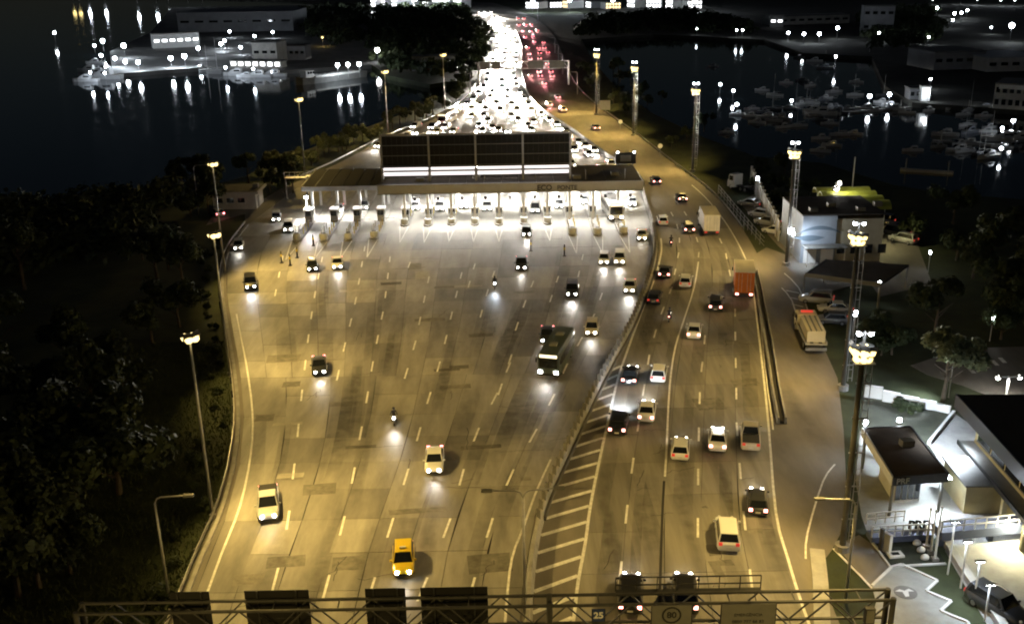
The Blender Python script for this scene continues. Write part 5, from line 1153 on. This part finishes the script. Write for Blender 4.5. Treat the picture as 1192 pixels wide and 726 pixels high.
# ================================================================== TREES
def crown_mesh(seed, R, n, leaf, squash=.8, lobes=9):
    r = random.Random(seed); b = B()
    cs = [(Vector((r.gauss(0, .45)*R, r.gauss(0, .45)*R, r.uniform(-.45, .55)*R*squash)), R*r.uniform(.32, .55)) for _ in range(lobes)]
    for _ in range(n):
        c, rr = r.choice(cs); d = Vector((r.gauss(0, 1), r.gauss(0, 1), r.gauss(0, 1))).normalized()
        p = c+d*rr*(r.random()**.4); p.z *= 1
        nrm = (d+Vector((r.gauss(0, .5), r.gauss(0, .5), r.gauss(.3, .5)))).normalized()
        a = nrm.orthogonal().normalized(); a.rotate(Quaternion(nrm, r.uniform(0, 6.28))); q = nrm.cross(a); s = leaf*r.uniform(.5, 1.3)
        b.add([p+a*s, p+q*s*.55, p-a*s, p-q*s*.55], [(0, 1, 2, 3)])
    return b.mesh('crown')
def trunk_mesh(seed, h, R):
    r = random.Random(seed); b = B(); b.tube((0, 0, -.2), (.1, 0, h*.5), .28, .2, 7).tube((.1, 0, h*.5), (0, .1, h), .2, .1, 6)
    for k in range(5):
        a = r.uniform(0, 6.28); z = h*r.uniform(.45, .9); b.tube((.05, .03, z), (math.cos(a)*R*.6, math.sin(a)*R*.6, z+R*.5), .1, .03, 5)
    return b.mesh('trunk')
TREES = [(trunk_mesh(1, 4.2, 3), crown_mesh(11, 3.4, 2600, .34), 5.6), (trunk_mesh(2, 5.5, 3), crown_mesh(12, 3.0, 2400, .32, 1.2), 7.2), (trunk_mesh(3, 3, 3), crown_mesh(13, 3.8, 2800, .36, .7), 4.4)]
BUSH = crown_mesh(21, 1.5, 900, .24, .6, 6)
rt = random.Random(9)
def tree(p, s, lab, grp, m=M_LEAF, v=None):
    v = rt.randrange(3) if v is None else v; tr, cr, zc = TREES[v]
    t = thing('tree', lab, 'tree', tuple(p), rt.uniform(0, 6.28), grp); t.scale = (s*rt.uniform(.9, 1.15), s*rt.uniform(.9, 1.15), s)
    place('trunk', tr, M_BARK, t); place('crown', cr, m, t, (0, 0, zc))
def bush(p, s, lab, grp, m=M_LEAF2):
    t = thing('bush', lab, 'bush', tuple(p), rt.uniform(0, 6.28), grp); t.scale = (s, s, s*rt.uniform(.8, 1.1))
    place('foliage', BUSH, m, t, (0, 0, .75)); place('stem', STEM, M_BARK, t)
STEM = B().tube((0, 0, -.1), (0, 0, .7), .08, .05, 5).tube((0, 0, .4), (.4, .2, 1.0), .05, .02, 4).tube((0, 0, .4), (-.4, .1, 1.0), .05, .02, 4).mesh('stem')
G1 = 'trees on the shore beside the canopy'
for i in range(26):
    u = i/25; px = 338+u*190; py = 200-u*78+rt.uniform(-3, 6)
    tree(at(px+rt.uniform(-4, 4), py, -.05), rt.uniform(.42, .62), 'round tree in the shore row left of the billboard, %s from the canopy' % ORD[i], G1, M_LEAF2)
for i in range(12): tree(at(530+i*3.2+rt.uniform(-3, 3), 112-i*4.2, -.05), rt.uniform(.5, .8), 'dark tree on the shore beside the far queue, %s from the billboard' % ORD[i], 'dark trees beside the far queue')
for i, q in enumerate(sorted([rt.uniform(205, 345) for _ in range(14)])): tree(at(q, rt.uniform(212, 226), -.05), rt.uniform(.5, .8), 'dark tree behind the small white building, %s from the left' % ORD[i], 'dark trees behind the small building')
G2 = 'dark trees on the left slope'
for i in range(60):
    py = rt.uniform(250, 700); xe = interp(PL_L, at(0, py).y); p = Vector((xe-(10 if py > 400 else 6)-rt.random()**1.2*45, at(0, py).y, -.05))
    tree(p, rt.uniform(.6, 1.2), 'dark tree in the unlit wood on the left slope', G2)
for i in range(26):
    y_ = 62+i*4.2; bush(Vector((interp(PL_L, y_)-rt.uniform(2, 4.2), y_, -.05)), rt.uniform(.35, .75), 'low bush behind the left guardrail, %s from the gantry' % ORD[i], 'bushes behind the left guardrail', M_LEAF)
G3 = 'dark trees right of the curve'
for i, y_ in enumerate(sorted([165+rt.random()*260 for _ in range(34)])):
    pass; xe = interp(RD_R, y_); sh = 30
    tree(Vector((xe+6+rt.random()*16, y_, -.05)), rt.uniform(.35, .7), 'dark tree on the bank outside the curve, %s counting away from the depot' % ORD[i], G3)
G4 = 'dark trees behind the police post'
for i in range(55):
    p = at(rt.uniform(1060, 1330), rt.uniform(250, 410), -.05)
    if p.x < at(1090, 330).x and p.y > 118: continue
    tree(p, rt.uniform(.6, 1.0), 'dark tree in the unlit wood beyond the police post', G4)
for i in range(4): tree(at(1008+i*10+rt.uniform(-3, 3), 418+rt.uniform(-10, 4)-i*1.5, -.05), rt.uniform(.4, .55), 'dark tree above the stepped wall, %s from the second mast' % ORD[i], 'dark trees above the stepped wall')
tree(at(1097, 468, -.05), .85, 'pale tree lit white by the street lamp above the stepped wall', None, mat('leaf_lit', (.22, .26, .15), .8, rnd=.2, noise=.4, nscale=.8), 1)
for i, (px, py) in enumerate([(1045, 474), (1052, 477), (1062, 480)]): bush(at(px, py, -.05), .6, 'small dark bush below the stepped wall, %s from the left' % ORD[i], 'bushes on the lit lawn', M_LEAF)
# the wood on the headland: one mass of foliage
def wood(pxpoly, n, zmax, name, lab, leaf=1.1):
    P = wpts(pxpoly); b = B(); r = random.Random(3); xs = [p.x for p in P]; ys = [p.y for p in P]
    def inside(x, y):
        c = False
        for i in range(len(P)):
            a, d = P[i], P[i-1]
            if (a.y > y) != (d.y > y) and x < (d.x-a.x)*(y-a.y)/(d.y-a.y)+a.x: c = not c
        return c
    clumps = []
    while len(clumps) < n//45:
        x, y = r.uniform(min(xs), max(xs)), r.uniform(min(ys), max(ys))
        if inside(x, y): clumps.append((x, y, r.uniform(2.2, 5.5), r.uniform(.4, 1)*zmax))
    for x, y, R_, h in clumps:
        for _ in range(45):
            d = Vector((r.gauss(0, 1), r.gauss(0, 1), abs(r.gauss(0, 1)))).normalized(); p = Vector((x, y, h*.5))+Vector((d.x*R_, d.y*R_, d.z*h*.5-r.random()*h*.3))
            nrm = (d+Vector((r.gauss(0, .5), r.gauss(0, .5), r.gauss(0, .5)))).normalized(); a = nrm.orthogonal().normalized(); q = nrm.cross(a); s = leaf*r.uniform(.5, 1.3)
            b.add([p+a*s, p+q*s*.6, p-a*s, p-q*s*.6], [(0, 1, 2, 3)])
    o = b.build(name, M_LEAF); tag(o, lab, 'woodland', kind='stuff')
wood([(425, 60), (440, 14), (535, 10), (560, 26), (570, 50), (558, 74), (535, 90), (500, 95), (455, 84)], 24000, 8, 'woodland', 'dark unlit wood on the headland left of the far highway')
wood([(668, 44), (690, 22), (800, 16), (850, 24), (880, 42), (760, 38)], 15000, 7, 'woodland', 'dark unlit wood along the far shore right of the highway')
wood([(350, 34), (352, 14), (430, 12), (425, 50), (380, 58)], 9000, 9, 'woodland', 'dark wood behind the harbour buildings')
wood([(1015, 60), (1000, 20), (1090, 12), (1095, 50)], 9000, 8, 'woodland', 'dark wood between the marina buildings on the far right')
wood([(0, 250), (200, 236), (150, 300), (0, 330), (-150, 300)], 15000, 6, 'undergrowth', 'dark undergrowth on the left shore', .7)
# rough grass of the verges
b = B(); r = random.Random(17)
for k in range(16000):
    y_ = 60+r.random()**1.5*60; x = interp(PL_L, y_)-1.4-r.random()**1.3*14; h_ = r.uniform(.12, .4); a = r.uniform(0, 6.28); c_, s_ = math.cos(a)*.05, math.sin(a)*.05; lx, ly = r.gauss(0, .1), r.gauss(0, .1)
    b.add([(x-c_, y_-s_, -.05), (x+c_, y_+s_, -.05), (x+lx, y_+ly, h_)], [(0, 1, 2)])
o = b.build('grass', mat('grass_blade', (.06, .075, .028), .9, noise=.5, nscale=.3)); tag(o, 'rough short grass on the verge left of the plaza', 'grass', kind='stuff')
# ================================================================== HARBOUR AND FAR SHORE
M_HULL = mat('boat_hull', (.55, .56, .57), .35, coat=.3, noise=.1, nscale=.5); M_HULLD = mat('boat_hull_dark', (.12, .13, .15), .4); M_DECK = mat('boat_deck', (.40, .38, .34), .6)
def boat_spec(L, kind):
    w = L*.15; P = []
    st = [(-L/2, .8, .0), (-L*.3, 1, 0), (0, 1, .05), (L*.25, .82, .15), (L*.42, .42, .3), (L*.5, .04, .4)]
    h = L*.11
    P.append(('hull', B().loft([[(-w*k*.55, y, -.3), (-w*k, y, h+s*L*.06), (w*k, y, h+s*L*.06), (w*k*.55, y, -.3)] for y, k, s in st]).mesh('hull', False), 'H'))
    P.append(('deck', B().add([(sx*w*k*.92, y, h+s*L*.06+.03) for y, k, s in st for sx in (-1, 1)], [(2*i, 2*i+1, 2*i+3, 2*i+2) for i in range(len(st)-1)]).mesh('deck'), M_DECK))
    if kind == 'motor':
        P.append(('cabin', B().loft([[(-w*.72*k, y, h), (-w*.6*k, y, h+L*z), (w*.6*k, y, h+L*z), (w*.72*k, y, h)] for y, k, z in ((-L*.22, 1, .13), (L*.08, 1, .13), (L*.26, .7, .03))]).mesh('cabin'), 'H'))
        for sx in (-1, 1): P.append(('side_window', B().slab([(sx*w*.71, -L*.18, h+L*.045), (sx*w*.71, L*.05, h+L*.045), (sx*w*.66, L*.04, h+L*.1), (sx*w*.66, -L*.17, h+L*.1)], -.03*sx).mesh('side_window'), M_GLASS))
        P.append(('windscreen', B().slab([(w*.6, L*.1, h+L*.125), (-w*.6, L*.1, h+L*.125), (-w*.5, L*.24, h+L*.05), (w*.5, L*.24, h+L*.05)], .03).mesh('windscreen'), M_GLASS))
        P.append(('flybridge', B().box((0, -L*.1, h+L*.15), (w*1.0, L*.2, L*.04)).mesh('flybridge'), 'H'))
    else:
        P.append(('cabin', B().loft([[(-w*.6*k, y, h), (-w*.5*k, y, h+L*.05), (w*.5*k, y, h+L*.05), (w*.6*k, y, h)] for y, k in ((-L*.15, 1), (L*.15, .9), (L*.25, .5))]).mesh('cabin'), 'H'))
        P.append(('mast', B().tube((0, L*.05, h), (0, L*.05, L*1.25), .09, .05, 6).mesh('mast'), M_WHITE))
        P.append(('boom', B().tube((0, L*.05, h+1.1), (0, -L*.35, h+1.1), .12, .1, 6).mesh('boom'), M_OFFW))
    return P
BOATS = {('motor', L): boat_spec(L, 'motor') for L in (8, 11, 15)}; BOATS.update({('sail', L): boat_spec(L, 'sail') for L in (9, 12)})
rb = random.Random(31)
def boat(px, py, kind, L, rz, lab, grp, m=M_HULL):
    p = at(px, py, -1.6); t = thing('sailing_boat' if kind == 'sail' else 'motor_boat', lab, 'boat', tuple(p), rz, grp)
    if px > 800: t.scale = (.62, .62, .62)
    for nm, me, mm in BOATS[(kind, L)]: place(nm, me, m if mm == 'H' else mm, t)
def dock_lamp(px, py, h, lab, power, grp, m=M_LED, col=COOL, r=.5, base=0):
    p = at(px, py, base); t = thing('dock_lamp', lab, 'lamp post', tuple(p), 0, grp)
    B().tube((0, 0, 0), (0, 0, h), .1, .08, 6).build('post', M_STEEL, t); B().ball((0, 0, h+r*.7), r, 8, 5).build('globe', m, t); B().tube((0, 0, h+r*1.6), (0, 0, h+r*1.75), r*1.1, r*.3, 8).build('cap', M_GREY, t)
    if power: light('POINT', 'lamp', t, (0, 0, h-.4), power, col, size=.3)
LQ = 'white lamps on the harbour quay'
for i, (px, py, h, r, pw) in enumerate([(111, 62, 3.2, .6, 900), (121, 60, 4.4, .95, 1800), (146, 68, 5, 1.1, 2600), (119, 74, 3, .7, 900), (135, 78, 3.0, .85, 1500), (147, 80, 2.4, .8, 900), (162, 83, 3, .9, 1600), (200, 79, 3.4, .9, 2200), (216, 79, 4.2, 1.0, 2400), (232, 68, 4, .8, 1200), (262, 56, 3, .8, 1200), (258, 60, 3, .9, 1200), (297, 50, 3, .7, 700), (281, 64, 3, .7, 700), (268, 44, 3, .7, 500), (318, 45, 3, .7, 500), (345, 24, 3, .8, 300)]):
    pw *= 3 if i < 9 else 2
    dock_lamp(px, py, h, 'glaring white lamp on the upper left harbour quay, %s from the water end' % ORD[min(i, 15)] if i < 16 else 'single white lamp behind the harbour warehouse', pw, LQ, r=r)
for i, (px, py) in enumerate([(394, 77), (406, 76.5), (419, 76)]): dock_lamp(px, py+14, 4.4, 'white lamp above the moored barge, %s from the left' % ORD[i], 2600, 'lamps above the barge', r=.75)
for i, (px, py) in enumerate([(107, 98), (124, 99), (264, 92), (296, 94)]): dock_lamp(px, py, 4.2, 'added white lamp lighting the boats of the left harbour, %s from the left' % ORD[i], 3500, 'added lamps lighting the boats', r=.5, base=-1.7)  # lamps added in the water to brighten the near side of the boats
dock_lamp(440, 73, 4.5, 'bright lamp at the right end of the harbour quay', 900, None, r=1.1, m=M_LEDW)
dock_lamp(376, 54, 4, 'yellow lamp in the dark wood behind the barge', 500, None, m=M_SOD, col=SODIUM, r=.55)
# boats at the left quay
for i, (px, py, k, L, a) in enumerate([(104, 84, 'motor', 11, 1.4), (113, 88, 'motor', 11, 1.5), (122, 92, 'motor', 15, 1.45), (110, 74, 'motor', 8, 1.6), (127, 82, 'motor', 8, .4), (100, 95, 'motor', 11, 1.5), (255, 86, 'sail', 12, 1.3), (243, 84, 'sail', 9, 1.4), (275, 88, 'motor', 11, 1.5), (286, 90, 'motor', 8, 1.4), (300, 90, 'motor', 11, 1.6), (318, 89, 'motor', 11, 1.5), (232, 82, 'motor', 8, 1.2)]):
    boat(px, py, k, L, a, '%s moored at the lit harbour quay, %s of the row from the left' % ('sailing boat' if k == 'sail' else 'white motor boat', ORD[i]), 'boats at the harbour quay')
# barge
p = at(384, 94, -1.6); t = thing('barge', 'long grey barge with a small wheelhouse moored under three lamps', 'ship', tuple(p), rotz((at(335, 98)-at(440, 84)).normalized()))
L = 34; w_ = 3.6
B().loft([[(-w_*k*.8, y, -.4), (-w_*k, y, 2.2+s), (w_*k, y, 2.2+s), (w_*k*.8, y, -.4)] for y, k, s in ((-L/2, .85, .2), (-L*.4, 1, 0), (L*.3, 1, 0), (L*.44, .7, .5), (L*.5, .2, .9))]).build('hull', M_GREY, t)
B().box((0, -2, 2.5), (w_*1.7, L*.66, .5)).build('deck_house', M_OFFW, t); B().box((0, L*.32, 3.6), (3.4, 4, 2.6)).build('wheelhouse', M_OFFW, t)
for k in range(5): B().box((0, L*.22-k*4.2, 2.8), (3.2, 2.6, .3)).build('hatch', M_GREY, t)
for k in range(3): B().box((-1.72+0*k, L*.27+k*1.2, 4.1), (.06, .8, .8)).build('window', M_GLASS, t)
# harbour buildings
def block(name, a, b, top, dep, lab, wm, rm, nwin=0, wmat=M_GLASS, win_h=1.2, rows=1, z=0, grp=None, overhang=.4):
    A, C = at(*a, z), at(*b, z); hh = max(2.5, up(A, a[0], top)); w_ = C.x-A.x; d_ = math.atan2(C.y-A.y, w_)
    t = thing(name, lab, 'building', tuple(A), d_, grp)
    B().box((w_/2, dep/2, hh/2), (w_, dep, hh)).build('wall', wm, t); B().box((w_/2, dep/2, hh+.2), (w_+overhang, dep+overhang, .4)).build('roof', rm, t)
    for rr in range(rows):
        for k in range(nwin):
            x = w_*(k+.5)/nwin; zz = hh*(rr+.55)/rows
            f_ = B().box((x, -.05, zz), (w_/nwin*.6, .1, min(win_h, hh/rows*.6))).build('window', wmat, t)
    return t, w_, hh
M_LITW = mat('lit_window', (1, .95, .85), .4, emit=5, ecol=(.95, .97, 1)); M_LITY = mat('lit_window_warm', (1, .8, .5), .4, emit=2.5, ecol=(1, .75, .35))
M_SHED = mat('shed_wall', (.30, .31, .33), .8, noise=.2, nscale=.2)
block('warehouse', (208, 38), (342, 36), 16, 40, 'wide dark warehouse with a long flat roof behind the lit harbour quay', M_SHED, M_SHED, 8, M_GLASS)
block('quay_shed', (179, 57), (238, 54), 41, 9, 'brightly lit open fronted shed on the harbour quay', M_WHITE, M_OFFW, 6, M_LITW)
block('boat_hall', (295, 74), (324, 74), 50, 12, 'pale boat hall with plain front wall on the quay', M_OFFW, M_GREY, 3, M_GLASS)
block('quay_office', (324, 70), (356, 70), 54, 8, 'dim low office right of the pale boat hall', M_SHED, M_ROOF, 5, M_GLASS)
block('quay_store', (268, 78), (330, 79), 73, 5, 'low lit store front along the water under the boat hall', M_OFFW, M_GREY, 7, M_LITW, 1.6)
block('boat_club', (480, 83), (530, 82), 67, 8, 'dim low building with a row of windows in the headland wood', M_SHED, M_GREY, 9, M_GLASS)
p = at(65, 50, -1.6); t = thing('channel_marker', 'lone white lit channel marker far out on the dark water', 'beacon', tuple(p)); hh = 5; B().tube((0, 0, -1), (0, 0, hh), .3, .2, 6).build('post', M_STEEL, t); B().ball((0, 0, up(p, 64, 19)*.2+hh*.6), .8, 8, 5).build('lantern', M_LED, t)
# far city lights at the top edge
rc = random.Random(77)
GC = 'floodlit blocks behind the headland wood'
for i in range(9):
    x0 = 432+i*12; block('city_block', (x0, 10-rc.random()*2), (x0+10.5, 10-rc.random()*2), 1+rc.uniform(-3, 2), 14, 'floodlit white city block behind the headland wood, %s from the left' % ORD[i], M_WHITE, M_OFFW, 5, M_LITW, 2, 2, grp=GC)
    if i % 2 == 0: dock_lamp(x0+5, 13.5, 9, 'added white lamp brightening the ground before the floodlit blocks, %s from the left' % ORD[i//2], 30000, 'added lamps before the floodlit blocks', r=1.3)  # every second block gets an added lamp that whitens the ground before it
for i, px in enumerate([612, 640, 655, 682, 705, 730, 752, 775, 800]):
    block('city_block', (px, 12-rc.random()*3), (px+18, 12-rc.random()*3), rc.uniform(-3, 5), 14, 'pale city block along the top edge right of the highway, %s from the left' % ORD[i], rc.choice([M_WHITE, M_OFFW, M_SHED]), M_GREY, 5, rc.choice([M_LITW, M_LITW, M_LITY]), 2, 2, grp='city blocks right of the highway')
    if i % 2 == 0: dock_lamp(px+8, 15, 8, 'street lamp before the right city blocks, %s from the left' % ORD[i//2], 22000, 'lamps before the right city blocks', r=1.4)
for i, (px, c) in enumerate([(85, 'y'), (92, 'y'), (103, 'w'), (122, 'w'), (160, 'w'), (182, 'w'), (196, 'w'), (219, 'w'), (236, 'w')]):
    dock_lamp(px, 1 if px < 150 else 4, 9, 'shore lamp at the top left edge mirrored in the water, %s from the left' % ORD[i], 4000, 'shore lamps at the top left', m=M_SOD if c == 'y' else M_LED, col=SODIUM if c == 'y' else COOL, r=2.2 if c == 'y' else 1.6)
# right far shore
block('pavilion', (897, 30), (990, 27), 20, 12, 'low pavilion with lit front on the far shore at top right', M_OFFW, M_GREY, 9, M_GLASS)
t, w_, hh = block('club_house', (896, 32), (912, 32), 19, 6, 'small brightly lit house at the left end of the pavilion', M_WHITE, M_OFFW, 2, M_LITW)
block('tall_house', (1003, 40), (1040, 40), 8, 12, 'plain grey tall house among dark trees at top right', M_SHED, M_GREY, 4, M_GLASS, 1.5, 2)
block('boat_shed', (1086, 82), (1146, 80), 62, 20, 'grey boat shed with low pitched roof at the marina', M_SHED, M_GREY, 5, M_GLASS)
block('lit_shed', (1148, 84), (1215, 82), 68, 22, 'pale blue lit roof shed at the right edge', M_WHITE, mat('pale_roof', (.5, .55, .6), .6), 5, M_GLASS)
t, w_, hh = block('shop', (1155, 126), (1215, 130), 98, 14, 'two storey marina shop with signboard at the right edge', M_OFFW, M_GREY, 6, M_GLASS, 1.6, 2)
B().box((w_*.5, -.12, hh*.9), (w_*.8, .1, hh*.16)).build('signboard', M_WHITE, t)
block('white_kiosk', (1072, 118), (1082, 118), 102, 3, 'narrow bright white kiosk at the water edge', M_WHITE, M_OFFW, 1, M_LITW)
block('marina_house', (1058, 116), (1072, 116), 104, 6, 'dim small house left of the white kiosk', M_SHED, M_GREY, 2, M_GLASS)
GM = 'white lamps around the right marina'
ml = [(803, 8, 7, 1.6, 9000), (857, 44, 3.5, .55, 300), (864, 44, 3.5, .6, 300), (811, 41, 3, .4, 100), (917, 48, 3.5, .8, 600), (935, 51, 4, .9, 900), (953, 51, 4, 1.0, 1200), (974, 46, 5, 1.0, 1200), (1022, 50, 4, .8, 500), (1064, 52, 3, .6, 300), (1080, 52, 3, .6, 300), (1175, 50, 7, 1.5, 6000), (1153, 40, 3, .6, 300), (972, 76, 3, .6, 300), (1090, 18, 4, 1.0, 900), (1110, 25, 4, 1.0, 900), (1118, 24, 4, .9, 900), (1125, 21, 4, .9, 900), (1108, 33, 4, .7, 500), (1137, 6, 4, 1.2, 900), (1118, 5, 4, .9, 900), (1164, 7, 4, 1.0, 900), (1180, 7, 4, 1.0, 900), (1085, 6, 4, 1.0, 900), (1160, 123, 2.5, .5, 300), (1184, 126, 2.5, .5, 300), (1082, 104, 3, .5, 500), (1079, 119, 2.5, .6, 700)]
for i, (px, py, h, r, pw) in enumerate(ml):
    p = at(px, py); lab = 'white lamp at %s' % ['the top edge beside the highway wood', 'the far quay wall, left', 'the far quay wall, right', 'the far wood edge', 'the left of the pavilion waterfront', 'the second place of the pavilion waterfront', 'the third place of the pavilion waterfront', 'the right of the pavilion waterfront', 'the dark wood right of the pavilion', 'the car park left of the boat shed', 'the car park beside the boat shed', 'the tall glaring mast by the lit shed', 'the hillside left of the glaring mast', 'the jetty below the pavilion', 'the hillside street, lowest left', 'the hillside street, second', 'the hillside street, third', 'the hillside street, fourth', 'the hillside street bend', 'the top edge hillside, centre', 'the top edge hillside, left of centre', 'the top right corner, left one', 'the top right corner, right one', 'the top edge above the tall house', 'the marina shop front, left', 'the marina shop front, right', 'the white kiosk roof', 'the white kiosk foot'][i]
    dock_lamp(px, py, h, lab+', top right shore', pw*.35, GM, r=r*.8)
# moored boats with their own lights
GB = 'boats moored in the right marina'
DIM = 'small unlit boat in the right marina, %s from the left'
for bi, (px, py, k, L) in enumerate(sorted([(875, 128, 'motor', 8), (888, 131, 'motor', 8), (893, 138, 'motor', 11), (908, 139, 'motor', 11), (900, 128, 'sail', 9), (918, 127, 'motor', 8), (928, 120, 'motor', 8), (940, 118, 'sail', 9), (945, 130, 'motor', 11), (955, 134, 'motor', 15), (965, 126, 'motor', 8), (975, 132, 'motor', 11), (985, 128, 'motor', 8), (960, 115, 'motor', 8), (970, 108, 'motor', 11), (948, 72, 'motor', 11), (960, 80, 'motor', 11), (930, 68, 'motor', 8), (955, 162, 'motor', 8), (977, 158, 'sail', 9), (993, 157, 'motor', 8), (955, 177, 'motor', 8), (968, 170, 'motor', 8), (1100, 158, 'motor', 11), (1128, 155, 'motor', 11), (1116, 176, 'motor', 11), (1140, 180, 'sail', 9), (1150, 184, 'motor', 11), (1062, 176, 'motor', 8), (1040, 128, 'motor', 11), (1110, 128, 'motor', 8), (1130, 130, 'sail', 12), (1145, 128, 'motor', 11), (845, 155, 'motor', 8), (830, 78, 'motor', 8), (1155, 162, 'sail', 9), (1018, 130, 'motor', 8)]+[(rb.uniform(862, 1000), rb.uniform(98, 140), rb.choice(['motor', 'motor', 'sail']), rb.choice([8, 9])) for _ in range(0)])):
    boat(px, py, k, L, rb.uniform(.9, 2.2), DIM % ORD[bi], GB, rb.choice([M_HULL, M_HULL, M_HULLD]))
sp = []
while len(sp) < 46:
    q = (rb.uniform(865, 1192), rb.uniform(92, 182))
    if (q[1] > 112 or q[0] < 1020) and q[1] < 150+(q[0]-865)*.12 and not (985 < q[0] < 1085 and q[1] > 138): sp.append(q)
for bi, q in enumerate(sorted(sp)):
    k = rb.choice(['motor', 'motor', 'sail']); boat(q[0], q[1], k, 9 if k == 'sail' else 8, rb.uniform(.9, 2.2), 'tiny dim %s packed in the right marina, %s from the left' % ('sailing boat' if k == 'sail' else 'motor boat', ORD[bi]), 'tiny boats packed in the right marina', rb.choice([M_HULL, M_HULL, M_HULLD]))
for i, (px, py, L, lab) in enumerate([(1008, 128, 11, 'white motor boat lit by the twin star lamps in the right marina'), (1168, 164, 15, 'large white lit motor boat at the right edge of the marina'), (1186, 165, 15, 'large white lit motor boat cut by the right edge'), (858, 134, 8, 'small boat under the two leftmost lamps of the right marina')]):
    boat(px, py, 'motor', L, 1.5+.1*i, lab, GB)
for i, (px, py, h, r, pw, lab) in enumerate([(1011, 126, 3.2, .6, 900, 'left one of the two star lamps on the marina pontoon'), (1034, 124, 3.2, .6, 900, 'right one of the two star lamps on the marina pontoon'), (838, 108, 2.5, .45, 60, 'small mast lamp far left on the right marina water'), (853, 116, 2.5, .45, 60, 'small lamp second from the left on the right marina water'), (857, 135, 3, .5, 120, 'small lamp low over a boat, left side of the right marina'), (921, 126, 2, .4, 60, 'small lamp over the clustered boats in the right marina'), (1177, 158, 3.5, .5, 700, 'lamp over the large lit boat at the right edge'), (1165, 162, 2.5, .4, 400, 'lamp at the stern of the large lit boat at the right edge'), (1164, 184, 2.0, .4, 30, 'low lamp on the water below the large lit boats')]):
    dock_lamp(px, py, h, lab, pw*.4, 'lamps on the marina water', r=r, base=-1.6)
for i, (a, b) in enumerate([((940, 134), (1060, 125)), ((1048, 197), (1110, 201)), ((1085, 164), (1190, 170)), ((955, 66), (1018, 64))]):
    A, C = at(*a, -1.3), at(*b, -1.3); t = thing('pontoon', ['long floating pontoon under the twin star lamps', 'short pale pontoon with a post nearest the depot', 'floating pontoon leading to the large lit boats', 'jetty deck below the pavilion'][i], 'pontoon', (A.x, A.y, -1.6)); n = 8
    for k in range(n): B().wall([A.lerp(C, (k+.02)/n), A.lerp(C, (k+.98)/n)], 1.8, -1.7, -1.1).build('float', M_OFFW if i == 1 else M_CONC, t, world=True)
    for u in (.1, .9): q = A.lerp(C, u); B().tube((q.x, q.y, -2), (q.x, q.y, 1.2), .16).build('pile', M_OFFW, t, world=True)
